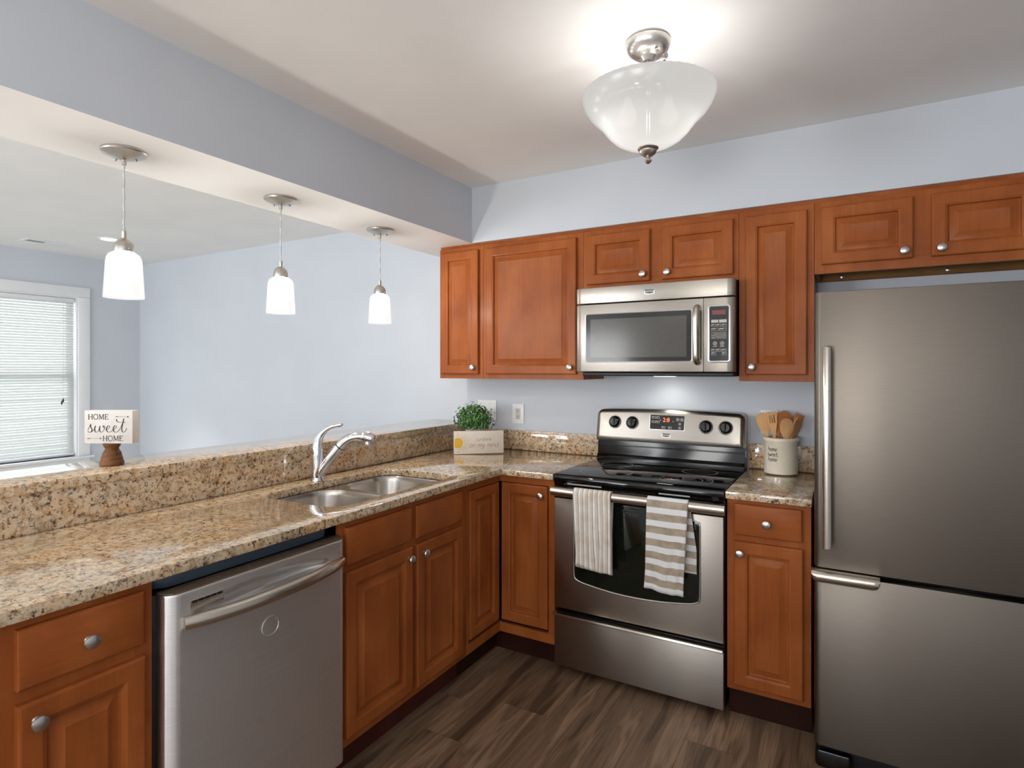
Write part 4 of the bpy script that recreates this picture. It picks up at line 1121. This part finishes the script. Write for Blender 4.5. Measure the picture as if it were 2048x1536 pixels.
# ------------------------------------------------------------------ semi-flush ceiling light
lx, ly = -0.548, 1.820
cl = thing('ceiling_light', 'semi-flush ceiling light with a frosted glass bell bowl', 'lamp', (lx, ly, ZC))
g = G().lathe([(0.066, -0.0004), (0.070, -0.006), (0.069, -0.018), (0.062, -0.034), (0.050, -0.044), (0.046, -0.046), (0.040, -0.047), (0.026, -0.052), (0.019, -0.062), (0.016, -0.066)], (lx, ly, ZC), n=40)
cn = g.obj('canopy', M_NICKEL, cl)
G().lathe([(0.005, 0), (0.006, -0.006), (0.003, -0.010)], (lx + 0.036, ly - 0.028, ZC - 0.0475), n=12).obj('canopy_screw', M_SILVER, cn)
g = G()
for k in range(4):
    n_ = 14; c = Vector((lx, ly, ZC - 0.072 - 0.012 * k))
    g.tube([c + (Vector((0.0095 * math.cos(2 * PI * i / n_), 0, 0.0095 * math.sin(2 * PI * i / n_))) if k % 2 else Vector((0, 0.0095 * math.cos(2 * PI * i / n_), 0.0095 * math.sin(2 * PI * i / n_)))) for i in range(n_ + 1)], 0.0022, 6, smooth=1)
g.lathe([(0.005, -0.060), (0.005, -0.125)], (lx, ly, ZC), n=10)
g.obj('hanger_loop', M_NICKEL, cl, 60)
g = G().lathe([(0.018, 2.335), (0.028, 2.330), (0.030, 2.322), (0.026, 2.312), (0.022, 2.295), (0.022, 2.270), (0.006, 2.268), (0.006, 2.100)], (lx, ly, 0), n=28)
for k in range(3):
    a = R(60 + 120 * k)
    q = lambda r, z: (lx + r * math.cos(a), ly + r * math.sin(a), z)
    g.tube([q(0.015, 2.300), q(0.07, 2.306), q(0.13, 2.292), q(0.185, 2.276), q(0.197, 2.275)], 0.004, 8)
    g.tube([q(0.025, 2.318), q(0.045, 2.322), q(0.060, 2.305)], [0.012, 0.017, 0.012], 12)
g.obj('arm_spider', M_NICKEL, cl, 60)
for k in range(3):
    a = R(60 + 120 * k)
    q = lambda r, z: (lx + r * math.cos(a), ly + r * math.sin(a), z)
    G().tube([q(0.192, 2.282), q(0.205, 2.282), q(0.214, 2.282)], [0.006, 0.0085, 0.006], 10).obj('rim_knob', M_NICKEL, cl, 60)
prof = [(0.2065, 2.268), (0.2060, 2.262), (0.2040, 2.254), (0.1960, 2.234), (0.1820, 2.212), (0.1660, 2.196), (0.1520, 2.184), (0.1400, 2.168), (0.1250, 2.148), (0.1040, 2.128), (0.0780, 2.113), (0.0460, 2.104), (0.0120, 2.101)]
nf = 96
rings = []
for r, z in prof + [(max(r - 0.004, 0.008), z + (0.001 if i < 3 else 0.004)) for i, (r, z) in enumerate(prof)][::-1]:
    fl = 0.0011 * min(1.0, r / 0.12)
    rings.append([(lx + (r + fl * (1 if i % 2 else -1)) * math.cos(2 * PI * i / nf), ly + (r + fl * (1 if i % 2 else -1)) * math.sin(2 * PI * i / nf), z) for i in range(nf)])
G().loops(rings, False, False).obj('glass_bowl', M_BOWL, cl, 80)
g = G().lathe([(0.008, 2.104), (0.0315, 2.1015), (0.033, 2.098), (0.030, 2.094), (0.0255, 2.092), (0.027, 2.088), (0.024, 2.082), (0.012, 2.073), (0.006, 2.071), (0.006, 2.068), (0.0105, 2.064), (0.0115, 2.060), (0.008, 2.054), (0.002, 2.050)], (lx, ly, 0), n=32)
g.obj('finial', M_NICKEL, cl)
for sx in (-0.065, 0.065):
    ca, sa = math.cos(R(YAW)), math.sin(R(YAW))
    bx, by = lx + sx * ca, ly + sx * sa
    G().lathe([(0.012, 0.062), (0.013, 0.045), (0.020, 0.032), (0.028, 0.012), (0.028, -0.004), (0.020, -0.020), (0.004, -0.028)], (bx, by, 2.195), n=20).obj('bulb', M_BULB, cl)
    point('bowl_light', (bx, by, 2.205), P_BOWL, C_BOWL, 0.030)

# ------------------------------------------------------------------ living-room ceiling: recessed light and vent
rl = thing('recessed_light', 'round recessed downlight glowing in the living room ceiling', 'lamp', (-4.92, 2.354, ZL))
g = G().lathe([(0.060, -0.0005), (0.078, -0.0005), (0.078, -0.005), (0.060, -0.006)], (-4.92, 2.354, ZL), n=40, cap0=False, cap1=False)
g.obj('trim_ring', M_TRIM, rl)
G().lathe([(0.0605, -0.0006), (0.0605, -0.004), (0.030, -0.0045), (0.002, -0.0045)], (-4.92, 2.354, ZL), n=40).obj('lens', M_CAN, rl)
cd = bpy.data.lights.new('recessed_spot', 'SPOT'); cd.energy = P_CAN * 8; cd.color = (1, 0.96, 0.9); cd.spot_size = R(58); cd.spot_blend = 0.6; cd.shadow_soft_size = 0.06
co = bpy.data.objects.new('recessed_spot', cd); co.location = (-4.92, 2.354, ZL - 0.02); COL.objects.link(co)
vn = thing('ceiling_vent', 'white slotted air vent in the living room ceiling', 'vent', (-5.49, 2.165, ZL))
g = G()
for x0, x1, y0, y1 in ((-5.565, -5.415, 2.015, 2.040), (-5.565, -5.415, 2.290, 2.315), (-5.565, -5.535, 2.040, 2.290), (-5.445, -5.415, 2.040, 2.290)):
    g.box(x0, x1, y0, y1, ZL - 0.007, ZL - 0.0005, 0.002, 1)
g.obj('frame', M_TRIM, vn)
g = G()
for i in range(7): g.box(-5.530 + i * 0.0128, -5.5275 + i * 0.0128, 2.041, 2.160, ZL - 0.0028, ZL - 0.0022)
for i in range(9): g.box(-5.532 + i * 0.0098, -5.5228 + i * 0.0098, 2.170, 2.289, ZL - 0.006, ZL - 0.003)
g.box(-5.534, -5.446, 2.160, 2.170, ZL - 0.0065, ZL - 0.002)
g.obj('louvers', M_TRIM, vn)
G().box(-5.534, -5.446, 2.041, 2.289, ZL - 0.0016, ZL - 0.0006).obj('duct_opening', M_SLOT, vn)

# ------------------------------------------------------------------ lettering
FONT = {
 'h': (0.78, [[(0, 1.7), (0, 0)], [(0, .65), (.28, 1), (.56, .85), (.58, 0)]]),
 'o': (0.80, [[(.3 + .3 * math.cos(t * PI / 6), .5 + .5 * math.sin(t * PI / 6)) for t in range(12)] + ['c']]),
 'm': (1.02, [[(0, 1), (0, 0)], [(0, .7), (.2, 1), (.4, .8), (.4, 0)], [(.4, .7), (.6, 1), (.8, .8), (.8, 0)]]),
 'e': (0.78, [[(.03, .52), (.58, .52), (.54, .85), (.3, 1), (.06, .82), (0, .5), (.08, .15), (.3, 0), (.58, .13)]]),
 's': (0.74, [[(.54, .84), (.3, 1), (.05, .8), (.15, .58), (.45, .45), (.55, .2), (.3, 0), (.02, .16)]]),
 'w': (1.00, [[(0, 1), (.2, 0)], [(.2, 0), (.4, .8)], [(.4, .8), (.6, 0)], [(.6, 0), (.8, 1)]]),
 't': (0.76, [[(.22, 1.5), (.22, .22), (.36, 0), (.58, .12)], [(0, 1), (.52, 1)]]),
 'u': (0.80, [[(0, 1), (0, .28), (.25, 0), (.55, .25), (.6, 1)], [(.6, 1), (.6, 0)]]),
 'n': (0.80, [[(0, 1), (0, 0)], [(0, .65), (.3, 1), (.58, .8), (.6, 0)]]),
 'i': (0.30, [[(.05, 1), (.05, 0)], [(.05, 1.36), (.05, 1.5)]]),
 'y': (0.80, [[(0, 1), (.1, .4), (.3, .1), (.5, .3), (.6, 1)], [(.6, 1), (.5, -.3), (.25, -.7), (0, -.5)]]),
 'd': (0.85, [[(.3 + .3 * math.cos(t * PI / 6), .5 + .5 * math.sin(t * PI / 6)) for t in range(12)] + ['c'], [(.62, 1.8), (.62, 0)]]),
 ' ': (0.55, []),
}
def write(g, txt, x, y, size, wd, M, d=0.0006, slant=0.0, squeeze=1.0, gap=0.0):
    for ch in txt:
        adv, st = FONT[ch]
        for s_ in st:
            closed = s_[-1] == 'c'
            pts = [(x + (p[0] + slant * p[1]) * size * squeeze, y + p[1] * size) for p in (s_[:-1] if closed else s_)]
            g.strip(pts, wd, M, d, closed=closed, smooth=3)
        x += (adv + gap) * size * squeeze
    return x

# block sign on the bar
sp_ = Vector((0, 0, 0)) + FW * 2.020 + RT * -1.3835
bs = thing('block_sign', 'white block sign on a turned wooden pedestal standing on the bar top', 'sign', (sp_.x, sp_.y, 1.067))
def BSP(h, z, d): return sp_ + RT * h - FW * (0.018 + d) + Vector((0, 0, z))
g = G()
t = bmesh.new()
cor = [sp_ + RT * a + FW * b + Vector((0, 0, z)) for a in (-0.0825, 0.0825) for b in (-0.018, 0.018) for z in (1.1445, 1.2575)]
v = [t.verts.new(p) for p in cor]
for f in ((0, 1, 3, 2), (4, 6, 7, 5), (0, 4, 5, 1), (2, 3, 7, 6), (0, 2, 6, 4), (1, 5, 7, 3)): t.faces.new([v[i] for i in f])
bmesh.ops.bevel(t, geom=list(t.edges), offset=0.0012, segments=2, affect='EDGES', profile=0.5)
g.take(t)
blk = g.obj('block', M_BLOCK, bs)
g = G().lathe([(0.0345, 1.0675), (0.0360, 1.070), (0.0362, 1.077), (0.0345, 1.084), (0.0325, 1.087), (0.0328, 1.090), (0.0315, 1.097), (0.0285, 1.103), (0.0290, 1.106), (0.0275, 1.112), (0.0235, 1.118), (0.0205, 1.124), (0.0205, 1.128), (0.0240, 1.133), (0.0262, 1.138), (0.0265, 1.1443)], (sp_.x, sp_.y, 0), n=32)
g.obj('pedestal', M_SPIN, bs)
g = G()
def serif_word(x, y, s):
    tk, tn = 0.0024, 0.0015
    def L(pts, w_): g.strip([(x + p[0] * s, y + p[1] * s) for p in pts], w_, BSP, smooth=1)
    def sr(px_, py_): L([(px_ - .11, py_), (px_ + .11, py_)], tn)
    L([(.12, 0), (.12, 1)], tk); L([(.74, 0), (.74, 1)], tk); L([(.12, .52), (.74, .52)], tn)
    for a in (.12, .74): sr(a, 0.02); sr(a, .98)
    x += 1.02 * s
    g.strip([(x + (.42 + .40 * math.cos(k * PI / 8)) * s, y + (.5 + .5 * math.sin(k * PI / 8)) * s) for k in range(16)], tk * 0.8, BSP, closed=True, smooth=2)
    x += 0.98 * s
    L([(.10, 0), (.16, 1)], tn); L([(.16, 1), (.50, .08)], tk); L([(.50, .08), (.86, 1)], tn); L([(.86, 1), (.92, 0)], tk)
    sr(.10, .02); sr(.92, .02); sr(.08, .98); sr(.93, .98)
    x += 1.14 * s
    L([(.12, 0), (.12, 1)], tk); L([(.02, .02), (.66, .02)], tn); L([(.02, .98), (.62, .98)], tn); L([(.12, .52), (.48, .52)], tn)
    L([(.66, .02), (.68, .2)], tn * 1.3); L([(.62, .98), (.63, .8)], tn * 1.3); L([(.48, .42), (.48, .62)], tn)
def arrow(x0, x1, y):
    g.strip([(x0, y), (x1, y)], 0.0007, BSP, smooth=1)
    g.strip([(x1 - 0.005, y), (x1 - 0.001, y)], 0.0042, BSP, smooth=1)
    for k in range(4):
        g.strip([(x0 + 0.003 * k, y), (x0 + 0.003 * k - 0.002, y + 0.0022)], 0.0006, BSP, smooth=1); g.strip([(x0 + 0.003 * k, y), (x0 + 0.003 * k - 0.002, y - 0.0022)], 0.0006, BSP, smooth=1)
serif_word(-0.069, 1.2270, 0.0180)
arrow(0.026, 0.070, 1.2365)
serif_word(-0.019, 1.1530, 0.0180)
arrow(-0.070, -0.024, 1.1620)
SW = [
 [(0.0, .35), (.20, .75), (.40, 1.25), (.36, .85), (.52, .50), (.50, .15), (.28, -.03), (.06, .05), (.05, .22)],
 [(.28, -.03), (.62, .15), (.90, .60), (1.0, .98), (.90, .55), (.96, .10), (1.18, .0), (1.42, .35), (1.58, .95), (1.52, .45), (1.62, .06), (1.88, .04), (2.12, .45), (2.16, .88), (2.04, .98), (2.02, .78), (2.30, .66)],
 [(2.20, .38), (2.62, .48), (2.86, .78), (2.74, .98), (2.54, .86), (2.42, .46), (2.54, .08), (2.84, .0), (3.12, .22), (3.46, .48), (3.72, .78), (3.60, .98), (3.40, .86), (3.28, .46), (3.40, .08), (3.70, .0), (4.00, .26), (4.28, .80), (4.56, 1.60), (4.66, 2.05), (4.54, 1.40), (4.40, .60), (4.46, .10), (4.68, .0), (4.92, .28), (5.04, .62)],
 [(3.72, 1.98), (3.78, 1.66), (4.06, 1.50), (4.50, 1.50), (4.92, 1.46)],
]
for s_ in SW:
    g.strip([(-0.0705 + p[0] * 0.0265, 1.1835 + p[1] * 0.0225) for p in s_], 0.0022, BSP, smooth=5, nib=0.45)
g.obj('lettering', M_INK, blk, 0)

# sunshine sign in the corner of the countertop
a0, a1 = Vector((-1.939, 2.714, 0)), Vector((-1.725, 2.906, 0))
sx_ = (a1 - a0).normalized(); sn = Vector((sx_.y, -sx_.x, 0)); SL = (a1 - a0).length
ss = thing('shelf_sign', 'small cream wooden sign with a yellow sun, standing in front of the plant', 'sign', (a0.x, a0.y, 0.9145))
def SSP(h, z, d): return a0 + sx_ * h + sn * d + Vector((0, 0, z))
t = bmesh.new()
cor = [SSP(h, z, d) for h in (0, SL) for d in (0, -0.024) for z in (0.9147, 1.044)]
v = [t.verts.new(p) for p in cor]
for f in ((0, 1, 3, 2), (4, 6, 7, 5), (0, 4, 5, 1), (2, 3, 7, 6), (0, 2, 6, 4), (1, 5, 7, 3)): t.faces.new([v[i] for i in f])
bmesh.ops.bevel(t, geom=list(t.edges), offset=0.0012, segments=2, affect='EDGES', profile=0.5)
g = G(); g.take(t); sb = g.obj('board', M_SIGN, ss)
g = G()
cx, cz, rr = 0.022, 0.978, 0.029
poly = [(cx + rr * math.cos(2 * PI * i / 40), cz + rr * math.sin(2 * PI * i / 40)) for i in range(40)]
poly = [(max(p[0], 0.004), p[1]) for p in poly]
t = bmesh.new(); t.faces.new([t.verts.new(SSP(p[0], p[1], 0.0006)) for p in poly]); g.take(t)
g.obj('sun_print', M_SUN, sb, 0)
g = G()
for k in range(-7, 8):
    a = R(k * 12.5 + (3 if k % 2 else 0)); l1 = 0.064 if k % 2 else 0.052
    e = (cx + l1 * math.cos(a), cz + l1 * math.sin(a))
    if e[0] > 0.004: g.strip([(cx + 0.033 * math.cos(a), cz + 0.033 * math.sin(a)), e], 0.0015, SSP, smooth=1)
g.obj('sun_rays', M_SUNRAY, sb, 0)
g = G()
write(g, 'sunshine', 0.128, 0.988, 0.0125, 0.0013, SSP, squeeze=1.25)
write(g, 'on my mind', 0.086, 0.952, 0.0165, 0.0021, SSP, slant=0.25, squeeze=1.38)
g.obj('lettering', M_INK_TAN, sb, 0)

# potted plant behind the sign
ppx, ppy = -1.902, 2.872
pp = thing('potted_plant', 'small bushy green plant in a white pot behind the sunshine sign', 'plant', (ppx, ppy, 0.9145))
g = G().lathe([(0.040, 0.9147), (0.043, 0.917), (0.052, 1.030), (0.056, 1.032), (0.056, 1.046), (0.052, 1.047), (0.049, 1.030), (0.010, 1.026)], (ppx, ppy, 0), n=28)
g.obj('pot', M_POT, pp)
g = G(); rnd = random.Random(3)
stems = G()
for k in range(1500):
    th = rnd.uniform(0, 2 * PI); ph = math.acos(rnd.uniform(-0.80, 1.0))
    rad = rnd.uniform(0.45, 1.0) ** 0.6
    d_ = Vector((math.sin(ph) * math.cos(th), math.sin(ph) * math.sin(th), math.cos(ph)))
    c = Vector((ppx, ppy, 1.108)) + Vector((d_.x * 0.104, d_.y * 0.104, d_.z * 0.086)) * rad
    if rnd.random() < 0.12: c = Vector((ppx, ppy, 1.108)) + Vector((d_.x * 0.122, d_.y * 0.122, d_.z * 0.100))
    if c.y > 3.065 or c.x < -2.06 or c.z < 1.050: continue
    if (c.z < 1.12 and (c.x - ppx) ** 2 + (c.y - ppy) ** 2 < 0.0009): continue
    if (c - a0).dot(sn) > -0.034 and c.z < 1.055: continue
    nrm = (d_ + Vector((rnd.uniform(-.8, .8), rnd.uniform(-.8, .8), rnd.uniform(-.3, .9)))).normalized()
    u = nrm.cross(Vector((rnd.uniform(-1, 1), rnd.uniform(-1, 1), rnd.uniform(-1, 1)))).normalized(); w_ = nrm.cross(u)
    s_ = rnd.uniform(0.0048, 0.0090)
    t = bmesh.new()
    ring_ = [t.verts.new(c + u * s_ * a + w_ * s_ * 0.78 * b + nrm * s_ * 0.25 * abs(b)) for a, b in ((-1, 0), (-.5, .8), (.4, .85), (1, 0), (.4, -.85), (-.5, -.8))]
    t.faces.new((ring_[0], ring_[1], ring_[2], ring_[3])); t.faces.new((ring_[0], ring_[3], ring_[4], ring_[5]))
    me = bpy.data.meshes.new('tmp'); t.to_mesh(me); t.free(); g.bm.from_mesh(me); bpy.data.meshes.remove(me)
g.obj('foliage', M_LEAF, pp)
for k in range(26):
    th = rnd.uniform(0, 2 * PI); r1 = rnd.uniform(0.03, 0.08)
    e = Vector((ppx + r1 * math.cos(th), min(ppy + r1 * math.sin(th), 3.05), rnd.uniform(1.08, 1.16)))
    stems.tube([(ppx + 0.01 * math.cos(th), ppy + 0.01 * math.sin(th), 1.026), (ppx + 0.02 * math.cos(th), ppy + 0.02 * math.sin(th), 1.06), e], 0.0014, 5, smooth=3)
stems.obj('stems', M_STEM, pp)
hb = SSP(0.118, 1.046, -0.040); ht = SSP(0.150, 1.046, -0.040)
g = G().tube([SSP(0.098, 1.040, -0.034), SSP(0.112, 1.056, -0.034), SSP(0.130, 1.072, -0.034), SSP(0.146, 1.060, -0.034), SSP(0.150, 1.040, -0.034)], 0.0030, 8)
g.obj('twine_loop', M_TWINE, pp, 60)

# ------------------------------------------------------------------ utensil crock
kx_, ky_, kr = -0.270, 2.992, 0.0735
uc = thing('utensil_crock', 'cream stoneware crock of wooden utensils on the short countertop', 'crock', (kx_, ky_, 0.9145))
prof = [(kr - 0.004, 0.9147), (kr, 0.918), (kr, 1.062), (kr + 0.004, 1.066), (kr + 0.005, 1.073), (kr + 0.003, 1.080), (kr - 0.002, 1.083), (kr - 0.008, 1.081), (kr - 0.009, 1.070), (kr - 0.010, 0.925), (0.002, 0.922)]
cr = G().lathe(prof, (kx_, ky_, 0), n=56).obj('crock_body', M_CROCK, uc, 50)
view = math.atan2(-ky_, -kx_)                     # direction towards the viewer
def CR(h, z, d):
    a = view - 0.47 + h / kr
    return Vector((kx_ + (kr + d) * math.cos(a), ky_ + (kr + d) * math.sin(a), z))
g = G()
write(g, 'home', -0.022, 1.0225, 0.0125, 0.0019, CR)
write(g, 'sweet', -0.026, 0.9985, 0.0125, 0.0019, CR)
write(g, 'home', -0.022, 0.9755, 0.0125, 0.0019, CR)
g.obj('lettering', M_INK, cr, 0)

# utensils: outlines in their own plane, thickness and lean
GU = 'wooden utensils in the crock'
def utensil(name, label, base, top, outline, roll, mat, holes=(), cup=0.0):
    """base/top: world points of the tool axis; outline (half profile): list of (distance from top, half width)"""
    b, t_ = Vector(base), Vector(top)
    ax_ = (b - t_).normalized()
    toc = Vector((-kx_, -ky_, 0.0)).normalized()
    nrm = (toc - ax_ * toc.dot(ax_)).normalized()
    nrm = (Matrix.Rotation(roll, 3, ax_) @ nrm)
    side = ax_.cross(nrm)
    L_ = (b - t_).length
    def M(s_, w_, d): 
        c = cup * max(0.0, 1 - (s_ / 0.09)) * (1 - (w_ / 0.035) ** 2)
        return t_ + ax_ * s_ + side * w_ + nrm * (d - c)
    o = [(s_, w_) for s_, w_ in outline] + [(L_, outline[-1][1])]
    loop = o + [(s_, -w_) for s_, w_ in o[::-1]]
    loop = [p for i, p in enumerate(loop) if i == 0 or (abs(p[0] - loop[i - 1][0]) + abs(p[1] - loop[i - 1][1])) > 1e-6]
    if abs(loop[0][0] - loop[-1][0]) + abs(loop[0][1] - loop[-1][1]) < 1e-6: loop = loop[:-1]
    root = thing(name, label, 'utensil', t_, GU)
    mk = lambda d: (lambda a, b_: M(a, b_, d))
    G().prism(loop, mk(-0.003), mk(0.003), holes=holes, bev=0.0012 if not holes else 0.0).obj('wooden_body', mat, root, 50)
    return root
spoon = [(0.0, 0.004), (0.004, 0.014), (0.014, 0.024), (0.034, 0.031), (0.056, 0.029), (0.078, 0.019), (0.095, 0.010), (0.108, 0.0065), (0.14, 0.006)]
spork = [(0.006, 0.002), (0.000, 0.006), (0.014, 0.010), (0.003, 0.016), (0.016, 0.019), (0.010, 0.026), (0.034, 0.032), (0.058, 0.031), (0.082, 0.022), (0.100, 0.011), (0.115, 0.007), (0.14, 0.0065)]
turner = [(0.0, 0.0205), (0.004, 0.0225), (0.05, 0.0185), (0.078, 0.013), (0.098, 0.0075), (0.12, 0.0065), (0.14, 0.006)]
slots = [rrect(0.012, 0.052, w_ - 0.0022, w_ + 0.0022, 0.002, 3) for w_ in (-0.008, 0.001, 0.010)]
def cpos(dx, dy, z): return (kx_ + dx, ky_ + dy, z)
def lean(dx, dy, z): return cpos(dx * 0.3, dy * 0.3, 0.938), cpos(dx, dy, z)
utensil('wooden_spork', 'wide pale wooden spork with a notched tip, leaning left out of the crock', *lean(-0.084, 0.004, 1.196), spork, 0.15, M_SPOON, cup=0.006)
utensil('slotted_turner', 'slotted pale wooden turner standing upright left of centre in the crock', *lean(-0.036, -0.030, 1.200), turner, 0.1, M_SPOON, holes=slots)
utensil('wooden_spoon', 'wooden spoon standing upright in the middle of the crock', *lean(0.014, 0.026, 1.204), spoon, -0.1, M_SPOON_D)
utensil('wooden_turner', 'dark narrow wooden turner behind the spoons in the crock', *lean(-0.018, 0.050, 1.190), turner, 0.3, M_SPOON_D)
utensil('serving_spoon', 'deep wooden spoon leaning right of centre at the front of the crock', cpos(0.018, -0.032, 0.938), cpos(0.032, -0.050, 1.174), spoon, -0.4, M_SPOON, cup=0.010)
utensil('wooden_spatula', 'reddish wooden spatula at the rear right of the crock', cpos(0.006, 0.020, 0.938), cpos(0.077, 0.028, 1.188), turner, -0.35, M_SPOON_D)
utensil('wooden_fork', 'wooden fork leaning farthest right out of the crock', cpos(0.004, -0.010, 0.938), cpos(0.081, -0.002, 1.172), spork, -1.0, M_SPOON, cup=0.008)

# ------------------------------------------------------------------ wall plates
def plate(name, label, x0, x1, z0, z1, cat='outlet', grp=None):
    t = thing(name, label, cat, ((x0 + x1) / 2, WY, z0), grp)
    p_ = G().prism(rrect(x0, x1, z0, z1, 0.004, 3), lambda a, b: (a, WY - 0.0003, b), lambda a, b: (a, WY - 0.006, b), bev=0.002).obj('cover_plate', M_PLATE, t)
    return t, p_
PW = face_S(WY - 0.006)
GO = 'outlet plates on the rear wall'
def receptacle(t, xc, zc):
    rc_ = G().prism(rrect(xc - 0.0165, xc + 0.0165, zc - 0.033, zc + 0.033, 0.003, 3), lambda a, b: PW(a, b, -0.001), lambda a, b: PW(a, b, 0.0015), bev=0.0005).obj('receptacle', M_OUT, t)
    g = G()
    for dz in (-0.019, 0.019):
        for dx, w_, h_, oz in ((-0.006, 0.0020, 0.008, 0.004), (0.006, 0.0020, 0.0065, 0.004), (0.0, 0.0045, 0.0045, -0.006)):
            g.box(xc + dx - w_ / 2, xc + dx + w_ / 2, WY - 0.0079, WY - 0.0072, zc + dz + oz - h_ / 2, zc + dz + oz + h_ / 2)
    g.obj('socket_slots', M_SLOT, rc_)
    for dz in (-0.048, 0.048):
        G().lathe([(0.0028, 0), (0.0026, 0.0012), (0.001, 0.0014)], (xc, WY - 0.006, zc + dz), (0, -1, 0), 12).obj('screw', M_PLATE, t)
t, p_ = plate('wall_outlet', 'white duplex outlet on the rear wall right of the plant', -1.772, -1.692, 1.068, 1.189, 'outlet', GO)
receptacle(t, -1.732, 1.1285)
t, p_ = plate('wall_outlet', 'white outlet plate behind the wooden utensils', -0.370, -0.289, 1.082, 1.200, 'outlet', GO)
receptacle(t, -0.3295, 1.141)
t, p_ = plate('blank_wall_plate', 'wide white two-gang wall plate behind the plant', -2.024, -1.886, 1.081, 1.206, 'wall plate')
for xc in (-1.978, -1.932):
    for dz in (-0.042, 0.042):
        G().lathe([(0.0032, 0), (0.0030, 0.0012), (0.001, 0.0014)], (xc, WY - 0.006, 1.1435 + dz), (0, -1, 0), 12).obj('screw', M_OUT, t)
